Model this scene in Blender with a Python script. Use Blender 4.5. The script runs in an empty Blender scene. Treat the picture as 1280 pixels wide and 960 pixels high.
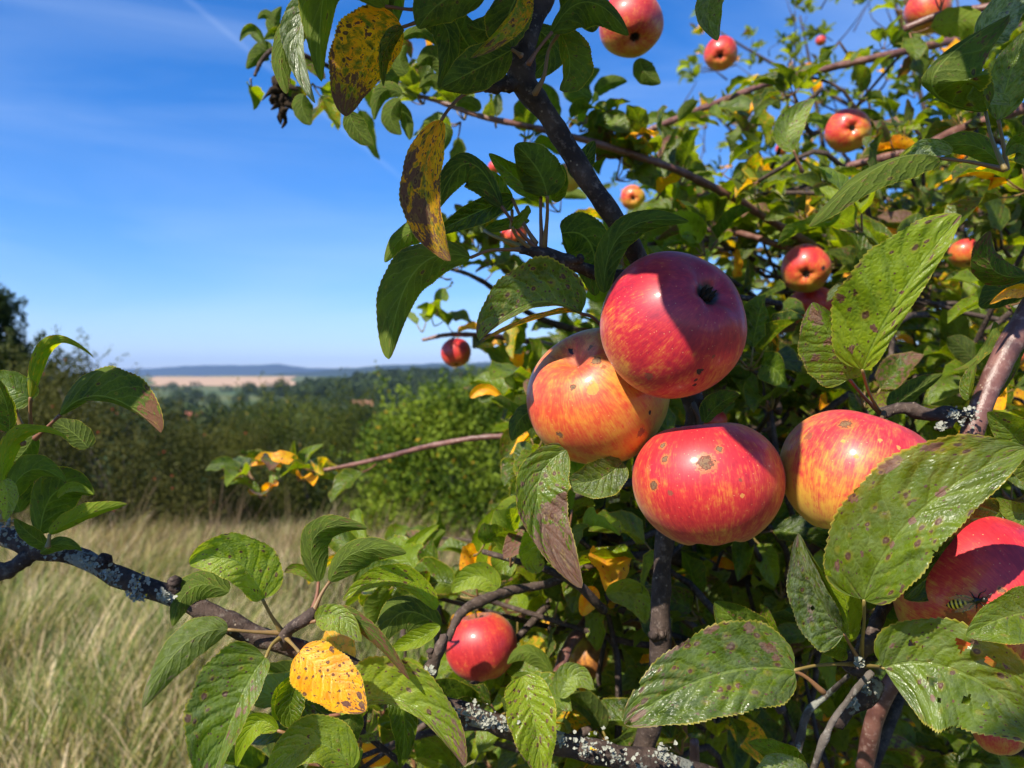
import bpy, bmesh, math, random
import numpy as np
from mathutils import Vector, Matrix, Euler
random.seed(7); rng = np.random.default_rng(11)
scn = bpy.context.scene
col = scn.collection
R = math.radians

# ------------------------------------------------------------------ camera
F = 960.0                      # focal length in photo pixels (27 mm equivalent)
CAMZ = 1.6
cam_d = bpy.data.cameras.new('camera'); cam = bpy.data.objects.new('camera', cam_d)
col.objects.link(cam); scn.camera = cam
cam_d.sensor_width = 36; cam_d.lens = 36 * F / 1280
cam_d.clip_start = 0.01; cam_d.clip_end = 30000
cam.location = (0, 0, CAMZ)
PITCH = -0.48
cam.rotation_euler = (R(90 + PITCH), 0, 0)
cam_d.dof.use_dof = True; cam_d.dof.focus_distance = 0.375; cam_d.dof.aperture_fstop = 13.0
scn.render.resolution_x = 1024; scn.render.resolution_y = 768

# ------------------------------------------------------------------ sky, sun, exposure
SUN = Vector((-0.43, -0.56, 0.71)).normalized()      # towards the sun
world = bpy.data.worlds.new('World'); scn.world = world; world.use_nodes = True
wn = world.node_tree; wn.nodes.clear()
sky = wn.nodes.new('ShaderNodeTexSky'); sky.sky_type = 'NISHITA'; sky.sun_disc = False
sky.sun_elevation = math.asin(SUN.z); sky.sun_rotation = math.atan2(SUN.x, SUN.y) % (2 * math.pi)
sky.air_density = 1.0; sky.dust_density = 0.1; sky.ozone_density = 4.0; sky.altitude = 300
bg = wn.nodes.new('ShaderNodeBackground'); bg.inputs['Strength'].default_value = 0.098
hsv = wn.nodes.new('ShaderNodeHueSaturation'); hsv.inputs['Saturation'].default_value = 1.27
# thin cirrus in the sky
tc = wn.nodes.new('ShaderNodeTexCoord')
mp = wn.nodes.new('ShaderNodeMapping'); mp.inputs['Scale'].default_value = (1.0, 1.3, 6.5); mp.inputs['Rotation'].default_value = (0, R(24), R(20))
nz = wn.nodes.new('ShaderNodeTexNoise'); nz.inputs['Scale'].default_value = 1.6; nz.inputs['Detail'].default_value = 7; nz.inputs['Distortion'].default_value = 0.6
rp = wn.nodes.new('ShaderNodeMapRange'); rp.inputs[1].default_value = 0.45; rp.inputs[2].default_value = 0.85; rp.inputs[3].default_value = 0.0; rp.inputs[4].default_value = 0.24
mx = wn.nodes.new('ShaderNodeMix'); mx.data_type = 'RGBA'; mx.inputs[7].default_value = (5.2, 6.2, 7.6, 1)
wo = wn.nodes.new('ShaderNodeOutputWorld')
L_ = wn.links.new
L_(tc.outputs['Generated'], mp.inputs[0]); L_(mp.outputs[0], nz.inputs['Vector']); L_(nz.outputs['Fac'], rp.inputs[0])
wb = wn.nodes.new('ShaderNodeMix'); wb.data_type = 'RGBA'; wb.blend_type = 'MULTIPLY'; wb.inputs[0].default_value = 1; wb.inputs[7].default_value = (.86, .89, 1.08, 1)   # white balance of the photograph's sky
L_(sky.outputs[0], wb.inputs[6]); L_(wb.outputs[2], hsv.inputs['Color']); L_(hsv.outputs[0], mx.inputs[6]); L_(rp.outputs[0], mx.inputs[0])
# faint old vapour trail: a narrow band round a great circle, fading out at both ends
def _dir(x, y): return Vector(((x - 640) / F, 1, (472 - y) / F)).normalized()
_pn = _dir(235, 0).cross(_dir(480, 205)).normalized(); _mid = _dir(340, 85)
def _vd(v, op):
    q = wn.nodes.new('ShaderNodeVectorMath'); q.operation = 'DOT_PRODUCT'; q.inputs[1].default_value = v; L_(op, q.inputs[0]); return q.outputs['Value']
_ab = wn.nodes.new('ShaderNodeMath'); _ab.operation = 'ABSOLUTE'; L_(_vd(_pn, tc.outputs['Generated']), _ab.inputs[0])
_r1 = wn.nodes.new('ShaderNodeMapRange'); _r1.interpolation_type = 'SMOOTHSTEP'; L_(_ab.outputs[0], _r1.inputs[0]); _r1.inputs[1].default_value = .006; _r1.inputs[2].default_value = 0; _r1.inputs[3].default_value = 0; _r1.inputs[4].default_value = .055
_r2 = wn.nodes.new('ShaderNodeMapRange'); _r2.interpolation_type = 'SMOOTHSTEP'; L_(_vd(_mid, tc.outputs['Generated']), _r2.inputs[0]); _r2.inputs[1].default_value = .965; _r2.inputs[2].default_value = .995
_m = wn.nodes.new('ShaderNodeMath'); _m.operation = 'MULTIPLY'; L_(_r1.outputs[0], _m.inputs[0]); L_(_r2.outputs[0], _m.inputs[1])
mx2 = wn.nodes.new('ShaderNodeMix'); mx2.data_type = 'RGBA'; mx2.inputs[7].default_value = (7, 8, 9.5, 1); L_(_m.outputs[0], mx2.inputs[0]); L_(mx.outputs[2], mx2.inputs[6])
L_(mx2.outputs[2], bg.inputs['Color']); L_(bg.outputs[0], wo.inputs['Surface'])

sun_d = bpy.data.lights.new('sun', 'SUN'); sun_d.energy = 5.0; sun_d.angle = R(0.5); sun_d.color = (1.0, 0.935, 0.80)
sun = bpy.data.objects.new('sun', sun_d); col.objects.link(sun)
sun.rotation_euler = SUN.to_track_quat('Z', 'Y').to_euler(); sun.location = (0, 0, 8)

scn.view_settings.view_transform = 'Standard'; scn.view_settings.look = 'None'
scn.view_settings.gamma = 1; scn.view_settings.use_curve_mapping = False
scn.view_settings.exposure = 0.88
scn.cycles.max_bounces = 7; scn.cycles.transmission_bounces = 4; scn.cycles.volume_bounces = 0
scn.cycles.transparent_max_bounces = 6

# ------------------------------------------------------------------ helpers
CM = Matrix.Translation((0, 0, CAMZ)) @ Euler((R(90 + PITCH), 0, 0)).to_matrix().to_4x4()
CR = CM.to_3x3()
CMn = np.array(CM)
CAM = np.array([0, 0, CAMZ]); SUNn = np.array(SUN)
def P(x, y, d):
    "point seen at photo pixel x, y at depth d metres"
    v = CM @ Vector(((x - 640) / F * d, (480 - y) / F * d, -d))
    return np.array(v)
def Dv(x, y, z):
    "direction given as right, up, towards the camera"
    return np.array((CR @ Vector((x, y, z))).normalized())
def proj(p):
    q = (np.asarray(p) - CAM) @ CMn[:3, :3]
    return np.array([640 + F * q[..., 0] / -q[..., 2], 480 - F * q[..., 1] / -q[..., 2], -q[..., 2]])
def unit(v):
    v = np.asarray(v, float); return v / (np.linalg.norm(v, axis=-1, keepdims=True) + 1e-12)

def tag(o, label=None, cat=None, group=None, kind=None):
    if label: o['label'] = label
    if cat: o['category'] = cat
    if group: o['group'] = group
    if kind: o['kind'] = kind
    return o
def empty(name, loc=(0, 0, 0)):
    o = bpy.data.objects.new(name, None); o.empty_display_size = 0.02
    o.location = loc; col.objects.link(o); return o
def mesh_obj(name, V, Fc, mat, parent=None, attrs=None, uv=None, smooth=True, origin=None):
    """V (n,3) array, Fc (m,4) or (m,3) array or list of such arrays"""
    V = np.asarray(V, np.float32)
    if origin is not None: V = V - np.asarray(origin, np.float32)
    if not isinstance(Fc, (list, tuple)): Fc = [Fc]
    Fc = [np.asarray(f, np.int32) for f in Fc if len(f)]
    me = bpy.data.meshes.new(name)
    me.vertices.add(len(V)); me.vertices.foreach_set('co', V.ravel())
    loops = np.concatenate([f.ravel() for f in Fc]); tot = np.concatenate([np.full(len(f), f.shape[1], np.int32) for f in Fc])
    st = np.concatenate([[0], np.cumsum(tot)[:-1]]).astype(np.int32)
    me.loops.add(len(loops)); me.loops.foreach_set('vertex_index', loops)
    me.polygons.add(len(tot)); me.polygons.foreach_set('loop_start', st)
    me.polygons.foreach_set('use_smooth', np.full(len(tot), smooth, bool))
    me.update(calc_edges=True)
    for k, a in (attrs or {}).items():
        a = np.asarray(a, np.float32)
        at = me.attributes.new(k, 'FLOAT_COLOR', 'POINT')
        if a.shape[1] == 3: a = np.hstack([a, np.ones((len(a), 1), np.float32)])
        at.data.foreach_set('color', a.ravel())
    if uv is not None:
        ul = me.uv_layers.new(name='UVMap'); ul.data.foreach_set('uv', np.asarray(uv, np.float32)[loops].ravel())
    if mat: me.materials.append(mat)
    me.validate()
    o = bpy.data.objects.new(name, me); col.objects.link(o)
    if origin is not None: o.location = origin
    if parent is not None:
        o.parent = parent
        if origin is not None: o.location = Vector(origin) - world_loc(parent)
        elif world_loc(parent).length > 0: o.location = -world_loc(parent)
    return o
def world_loc(o):
    v = Vector((0, 0, 0))
    while o is not None: v = v + o.location; o = o.parent
    return v

class Geo:
    "collects pieces into ONE mesh"
    def __init__(s): s.V = []; s.F = {}; s.A = {}; s.U = []; s.n = 0
    def add(s, V, Fc, attrs=None, uv=None):
        if not isinstance(Fc, (list, tuple)): Fc = [Fc]
        for f in Fc:
            f = np.asarray(f, np.int64)
            if len(f): s.F.setdefault(f.shape[1], []).append(f + s.n)
        s.V.append(V); s.n += len(V)
        for k, a in (attrs or {}).items(): s.A.setdefault(k, []).append(a)
        if uv is not None: s.U.append(uv)
    def build(s, name, mat, parent=None, smooth=True, origin=None):
        return mesh_obj(name, np.concatenate(s.V), [np.concatenate(v) for v in s.F.values()], mat, parent,
                        {k: np.concatenate(a) for k, a in s.A.items()}, np.concatenate(s.U) if s.U else None, smooth, origin)

def catmull(P_, n):
    P_ = np.asarray(P_, float); k = len(P_)
    if k == 2:
        t = np.linspace(0, 1, n)[:, None]; return P_[0] * (1 - t) + P_[1] * t
    Q = np.vstack([2 * P_[0] - P_[1], P_, 2 * P_[-1] - P_[-2]])
    out = []
    for t in np.linspace(0, k - 1 - 1e-9, n):
        i = int(t); f = t - i; a, b, c, d = Q[i], Q[i + 1], Q[i + 2], Q[i + 3]
        out.append(.5 * ((2 * b) + (c - a) * f + (2 * a - 5 * b + 4 * c - d) * f * f + (3 * b - a - 3 * c + d) * f ** 3))
    return np.array(out)
def tube_geo(pts, rad, n=12, seg=8, rough=0.0, seed=0):
    "tube through pts, radius interpolated through rad"
    C = catmull(pts, n); r = np.interp(np.linspace(0, 1, n), np.linspace(0, 1, len(rad)), rad)
    T = unit(np.gradient(C, axis=0)); ref = np.array([0.13, 0.31, 0.94])
    if abs(T[0] @ ref) > .9: ref = np.array([1., 0, 0])
    a = unit(np.cross(T[0], ref)); rr = np.random.default_rng(seed)
    V = []
    ph = rr.uniform(0, 6.28, 4)
    for i in range(n):
        a = unit(a - T[i] * (a @ T[i])); b = np.cross(T[i], a)
        th = np.arange(seg) * 2 * np.pi / seg
        m = 1 + rough * (np.sin(th * 2 + ph[0] + i * .5) * .5 + np.sin(th * 3 + ph[1] - i * .9) * .4 + rr.uniform(-.5, .5, seg) + .5 * np.sin(i * 1.3 + ph[2]))
        V.append(C[i] + r[i] * (np.outer(np.cos(th) * m, a) + np.outer(np.sin(th) * m, b)))
    V = np.vstack(V + [C[:1] - T[:1] * r[0] * .4, C[-1:] + T[-1:] * r[-1] * .6])
    i, j = np.meshgrid(np.arange(n - 1), np.arange(seg), indexing='ij')
    i = i.ravel(); j = j.ravel(); j2 = (j + 1) % seg
    q = np.stack([i * seg + j, i * seg + j2, (i + 1) * seg + j2, (i + 1) * seg + j], 1)
    jj = np.arange(seg); t0 = np.stack([np.full(seg, n * seg), (jj + 1) % seg, jj], 1)
    t1 = np.stack([np.full(seg, n * seg + 1), (n - 1) * seg + jj, (n - 1) * seg + (jj + 1) % seg], 1)
    return V, [q, t0, t1]

# ------------------------------------------------------------------ shader node helper
class NT:
    def __init__(s, name):
        s.m = bpy.data.materials.new(name); s.m.use_nodes = True; s.t = s.m.node_tree; s.t.nodes.clear()
        s.out = s.t.nodes.new('ShaderNodeOutputMaterial')
    def nd(s, typ, **kw):
        n = s.t.nodes.new(typ)
        for k, v in kw.items(): setattr(n, k, v)
        return n
    def put(s, sock, v):
        if isinstance(v, bpy.types.NodeSocket): s.t.links.new(v, sock)
        elif v is not None:
            if isinstance(v, (tuple, list)) and len(v) == 3 and sock.type == 'RGBA': v = (*v, 1)
            sock.default_value = v
    def math(s, op, a, b=None, c=None, clamp=False):
        n = s.nd('ShaderNodeMath', operation=op, use_clamp=clamp)
        s.put(n.inputs[0], a)
        if b is not None: s.put(n.inputs[1], b)
        if c is not None: s.put(n.inputs[2], c)
        return n.outputs[0]
    def vmath(s, op, a, b=None, out=0):
        n = s.nd('ShaderNodeVectorMath', operation=op); s.put(n.inputs[0], a)
        if b is not None: s.put(n.inputs[1] if op != 'SCALE' else n.inputs[3], b)
        return n.outputs[out]
    def mix(s, f, a, b, blend='MIX'):
        n = s.nd('ShaderNodeMix', data_type='RGBA', blend_type=blend); n.clamp_factor = True
        s.put(n.inputs[0], f); s.put(n.inputs[6], a); s.put(n.inputs[7], b); return n.outputs[2]
    def mixf(s, f, a, b):
        n = s.nd('ShaderNodeMix', data_type='FLOAT'); s.put(n.inputs[0], f); s.put(n.inputs[2], a); s.put(n.inputs[3], b); return n.outputs[0]
    def step(s, v, lo, hi, a=0.0, b=1.0):
        n = s.nd('ShaderNodeMapRange', interpolation_type='SMOOTHSTEP')
        s.put(n.inputs[0], v); s.put(n.inputs[1], lo); s.put(n.inputs[2], hi); s.put(n.inputs[3], a); s.put(n.inputs[4], b); return n.outputs[0]
    def noise(s, vec, scale, detail=3, rough=.55, dist=0, out='Fac'):
        n = s.nd('ShaderNodeTexNoise'); s.put(n.inputs['Vector'], vec); n.inputs['Scale'].default_value = scale
        n.inputs['Detail'].default_value = detail; n.inputs['Roughness'].default_value = rough; n.inputs['Distortion'].default_value = dist
        return n.outputs[out]
    def voro(s, vec, scale, feature='F1', rnd=1.0):
        n = s.nd('ShaderNodeTexVoronoi', feature=feature); s.put(n.inputs['Vector'], vec); n.inputs['Scale'].default_value = scale
        n.inputs['Randomness'].default_value = rnd
        return n
    def comb(s, x, y, z):
        n = s.nd('ShaderNodeCombineXYZ'); s.put(n.inputs[0], x); s.put(n.inputs[1], y); s.put(n.inputs[2], z); return n.outputs[0]
    def sep(s, v):
        n = s.nd('ShaderNodeSeparateXYZ'); s.put(n.inputs[0], v); return n.outputs
    def attr(s, name):
        n = s.nd('ShaderNodeAttribute', attribute_name=name); return n
    def bump(s, h, strength=.3, dist=.001, normal=None):
        n = s.nd('ShaderNodeBump'); s.put(n.inputs['Height'], h); s.put(n.inputs['Strength'], strength); n.inputs['Distance'].default_value = dist
        if normal: s.put(n.inputs['Normal'], normal)
        return n.outputs[0]
    def bsdf(s, color, rough=.5, spec=.5, normal=None, **kw):
        n = s.nd('ShaderNodeBsdfPrincipled'); s.put(n.inputs['Base Color'], color); s.put(n.inputs['Roughness'], rough)
        s.put(n.inputs['Specular IOR Level'], spec)
        if normal: s.put(n.inputs['Normal'], normal)
        for k, v in kw.items(): s.put(n.inputs[k], v)
        return n.outputs[0]
    def done(s, sh):
        s.t.links.new(sh, s.out.inputs['Surface']); return s.m
    def objco(s): return s.nd('ShaderNodeTexCoord').outputs['Object']
    def pos(s): return s.nd('ShaderNodeNewGeometry').outputs['Position']
# ------------------------------------------------------------------ materials
def leaf_material():
    n = NT('apple_leaf_surface')
    uv = n.nd('ShaderNodeUVMap'); uv.uv_map = 'UVMap'
    x, y, _ = n.sep(uv.outputs[0])
    u = x; v = n.math('MULTIPLY_ADD', y, 2.0, -1.0); av = n.math('ABSOLUTE', v)
    a = n.attr('par'); par = n.sep(a.outputs['Vector']); seed = a.outputs['Alpha']
    a2 = n.attr('par2'); p2 = n.sep(a2.outputs['Vector'])         # tone, silver, tip burn
    vec = n.comb(n.math('MULTIPLY', u, 1.7), n.math('MULTIPLY', v, .55), n.math('MULTIPLY', seed, 37.0))
    n1 = n.noise(vec, 3.2, 4, .6); n2 = n.noise(vec, 7.5, 5, .65, .4); nf = n.noise(vec, 34, 3, .6)
    # pinnate veins
    sidev = n.math('GREATER_THAN', v, 0.0)
    s = n.math('ADD', n.math('SUBTRACT', n.math('MULTIPLY', u, 8.0), n.math('MULTIPLY', n.math('POWER', av, .85), 2.1)), n.math('MULTIPLY', sidev, .45))
    s = n.math('ADD', s, n.math('MULTIPLY', n1, 1.3))
    tri = n.math('MULTIPLY', n.math('ABSOLUTE', n.math('SUBTRACT', n.math('FRACT', n.math('ADD', s, 10.0)), .5)), 2.0)  # 0 on the vein
    vein = n.step(tri, .10, .0)
    vein = n.math('MULTIPLY', vein, n.step(av, 1.02, .6))
    rib = n.step(av, .045, .015)
    veinm = n.math('MAXIMUM', n.math('MULTIPLY', vein, .55), rib)
    cells = n.voro(vec, 19, 'DISTANCE_TO_EDGE').outputs['Distance']
    # colours
    g = n.mix(n.math('ADD', n.math('MULTIPLY', n.math('SUBTRACT', n1, .5), 1.9), p2[0], clamp=True), (.009, .023, .0015), (.125, .185, .003))
    g = n.mix(n.math('MULTIPLY', n.step(p2[0], .80, 1.0), n.step(n1, .3, .6, .35, .85)), g, (.25, .32, .010))
    g = n.mix(n.math('MULTIPLY', nf, .35), g, (.035, .065, .005))
    g = n.mix(n.math('MULTIPLY', n.math('SUBTRACT', 1.0, n.step(tri, .0, .5)), .14), g, (.16, .22, .02)); g = n.mix(n.math('MULTIPLY', veinm, .5), g, (.20, .27, .05))
    g = n.mix(n.math('MULTIPLY', n.step(cells, .09, .0), .25), g, (.13, .19, .02))
    yl = n.math('ADD', n.math('ADD', n.math('MULTIPLY', n.math('SUBTRACT', n2, .5), 1.3), .5), n.math('MULTIPLY', n.math('POWER', av, 3.0), .10))
    yf = n.step(yl, n.math('SUBTRACT', 1.0, par[0]), n.math('SUBTRACT', 1.45, par[0]))
    ycol = n.mix(n.step(n1, .35, .7), (.76, .38, .006), (.72, .22, .008))
    c = n.mix(yf, g, ycol)
    # purple brown burn, mostly to the edges and the tip
    bl = n.math('ADD', n.math('MULTIPLY', n.math('SUBTRACT', n2, .5), 2.4), n.math('ADD', n.math('MULTIPLY', n.math('POWER', u, 3.0), n.math('MULTIPLY_ADD', p2[2], .9, .10)), n.math('MULTIPLY', n.math('POWER', av, 4.0), .22)))
    bl = n.math('ADD', bl, n.math('MULTIPLY', a2.outputs['Alpha'], 1.0))
    bf = n.step(bl, n.math('SUBTRACT', .70, par[2]), n.math('SUBTRACT', .80, par[2]))
    bcol = n.mix(nf, (.070, .020, .018), (.18, .085, .045))
    c = n.mix(bf, c, bcol)
    # scab spots
    def spots(scale, lo, hi):
        vo = n.voro(n.vmath('ADD', vec, n.vmath('SCALE', n.noise(vec, 9, 2, out='Color'), .05)), scale)
        rnd = n.sep(vo.outputs['Color'])[0]
        on = n.math('GREATER_THAN', n.math('ADD', rnd, n.math('MULTIPLY', n.math('SUBTRACT', n1, .5), .8)), n.math('SUBTRACT', 1.04, par[1]))
        rad = n.math('MULTIPLY_ADD', n.sep(vo.outputs['Color'])[1], hi - lo, lo)
        d = vo.outputs['Distance']
        core = n.step(d, rad, n.math('MULTIPLY', rad, .7)); halo = n.step(d, n.math('MULTIPLY', rad, 1.7), rad)
        return n.math('MULTIPLY', core, on), n.math('MULTIPLY', halo, on), n.step(d, n.math('MULTIPLY', rad, .45), n.math('MULTIPLY', rad, .2))
    c1, h1, k1 = spots(8.5, .08, .40); c2, h2, _ = spots(18, .12, .32)
    c = n.mix(n.math('MULTIPLY', h1, .28), c, (.30, .22, .03))
    c = n.mix(n.math('MULTIPLY', n.math('MAXIMUM', c1, c2), .9), c, (.065, .014, .014))
    c = n.mix(n.math('MULTIPLY', n.math('MULTIPLY', k1, c1), .45), c, (.25, .16, .12))
    rim = n.step(av, .955, .99)
    c = n.mix(n.math('MULTIPLY', rim, .75), c, (.36, .30, .035))
    c = n.mix(n.math('MULTIPLY', p2[1], n.step(n2, .35, .65, .05, .95)), c, (.34, .38, .30))  # silvery sheen and greyness painted into the leaf colour as pale patches
    # underside
    geo = n.nd('ShaderNodeNewGeometry'); back = geo.outputs['Backfacing']
    cb = n.mix(n.math('MULTIPLY_ADD', n.math('MAXIMUM', yf, bf), -.38, .45), c, (.10, .125, .035)); cb = n.mix(n.math('MULTIPLY', n.math('MAXIMUM', vein, rib), .22), cb, (.22, .25, .09))
    cc = n.mix(back, c, cb)
    dead = n.math('MAXIMUM', bf, n.math('MAXIMUM', c1, c2))
    hgt = n.math('ADD', n.math('MULTIPLY', n.step(tri, 0, .5), 1.0), n.math('ADD', n.math('MULTIPLY', cells, .9), n.math('MULTIPLY', n2, 1.0)))
    hgt = n.math('SUBTRACT', hgt, n.math('MULTIPLY', rib, .8))
    nrm = n.bump(hgt, n.math('MULTIPLY_ADD', yf, -.25, .46), .0011)
    ro = n.mixf(back, n.math('ADD', n.math('MULTIPLY_ADD', yf, .15, n.math('MULTIPLY_ADD', n1, .42, .10)), n.math('MULTIPLY', dead, .3)), .72)
    sp = n.mixf(back, .36, .10)
    b = n.bsdf(cc, ro, sp, nrm)
    tr = n.nd('ShaderNodeBsdfTranslucent')
    tcol = n.mix(1.0, c, (4.3, 3.9, .6), 'MULTIPLY'); n.put(tr.inputs['Color'], tcol); n.put(tr.inputs['Normal'], nrm)
    ms = n.nd('ShaderNodeMixShader'); n.put(ms.inputs[0], n.math('MULTIPLY_ADD', dead, -.2, .34)); n.put(ms.inputs[1], b); n.put(ms.inputs[2], tr.outputs[0])
    return n.done(ms.outputs[0])
M_LEAF = leaf_material()

def simple_foliage(name, rough=.55, trans=.25):
    n = NT(name); a = n.attr('tint').outputs['Color']
    c = n.mix(n.math('MULTIPLY', n.noise(n.pos(), 40, 2), .4), a, (.05, .07, .008))
    b = n.bsdf(c, rough, .12)
    tr = n.nd('ShaderNodeBsdfTranslucent'); n.put(tr.inputs['Color'], n.mix(1.0, c, (1.5, 1.6, .6), 'MULTIPLY'))
    ms = n.nd('ShaderNodeMixShader'); ms.inputs[0].default_value = trans; n.put(ms.inputs[1], b); n.put(ms.inputs[2], tr.outputs[0])
    return n.done(ms.outputs[0])
M_BUSH = simple_foliage('bush_leaf_surface'); M_GRASS = simple_foliage('grass_blade_surface', .6, .38)

def bark_material(name, c1, c2, c3, rough=.75, lich=0.0, spec=.18, bs=.6):
    n = NT(name); p = n.pos()
    n1 = n.noise(p, 60, 4, .6); n2 = n.noise(p, 260, 4, .65); n3 = n.noise(p, 900, 3, .6)
    c = n.mix(n.step(n1, .35, .65), c1, c2); c = n.mix(n.step(n2, .52, .72), c, c3)
    vo = n.voro(p, 330); dot = n.math('MULTIPLY', n.step(vo.outputs['Distance'], .22, .12), n.math('GREATER_THAN', n.sep(vo.outputs['Color'])[0], .72))
    c = n.mix(n.math('MULTIPLY', dot, .6), c, (.35, .27, .20))
    lf = n.step(n.math('ADD', n.noise(p, 45, 5, .7), n.math('MULTIPLY', n2, .3)), .86 - lich * .4, .9 - lich * .4)
    if lich > 0: c = n.mix(lf, c, n.mix(n3, (.12, .12, .10), (.28, .28, .24)))
    h = n.math('ADD', n.math('ADD', n2, n.math('MULTIPLY', n3, .4)), n.math('MULTIPLY', lf, .5 if lich > 0 else 0.0))
    return n.done(n.bsdf(c, rough, spec, n.bump(h, bs, .0016)))
M_BARK = bark_material('dark_apple_bark', (.032, .022, .019), (.085, .058, .046), (.16, .12, .10), .8, .0)
M_BARKL = bark_material('lichened_apple_bark', (.034, .023, .020), (.085, .056, .044), (.14, .11, .09), .85, .38, .15, .8)
M_SHOOT = bark_material('red_brown_shoot_bark', (.105, .042, .034), (.19, .085, .065), (.26, .16, .13), .42, 0, .5, .25)
M_TRUNK = bark_material('grey_trunk_bark', (.06, .048, .04), (.12, .10, .085), (.2, .18, .16), .9, .4)

def petiole_material():
    n = NT('leaf_stalk_surface'); a = n.attr('tint').outputs['Color']
    c = n.mix(n.math('MULTIPLY', n.noise(n.pos(), 320, 3), .5), a, (.10, .06, .03))
    return n.done(n.bsdf(c, .5, .4, n.bump(n.noise(n.pos(), 1500, 2), .2, .0005)))
M_PET = petiole_material()

def lichen_material():
    n = NT('grey_lichen_surface'); p = n.pos(); n1 = n.noise(p, 700, 4)
    c = n.mix(n1, (.15, .15, .12), (.42, .42, .35)); c = n.mix(n.step(n.noise(p, 160, 2), .68, .72), c, (.65, .38, .02))
    return n.done(n.bsdf(c, .95, .1, n.bump(n1, .8, .001)))
M_LICH = lichen_material()

def flat_mat(name, c, rough=.7, spec=.3, var=.35, scale=50):
    n = NT(name); nn = n.noise(n.objco(), scale, 4)
    c2 = tuple(k * (1 - var) for k in c)
    return n.done(n.bsdf(n.mix(nn, c, c2), rough, spec, n.bump(nn, .3, .002)))

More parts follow.
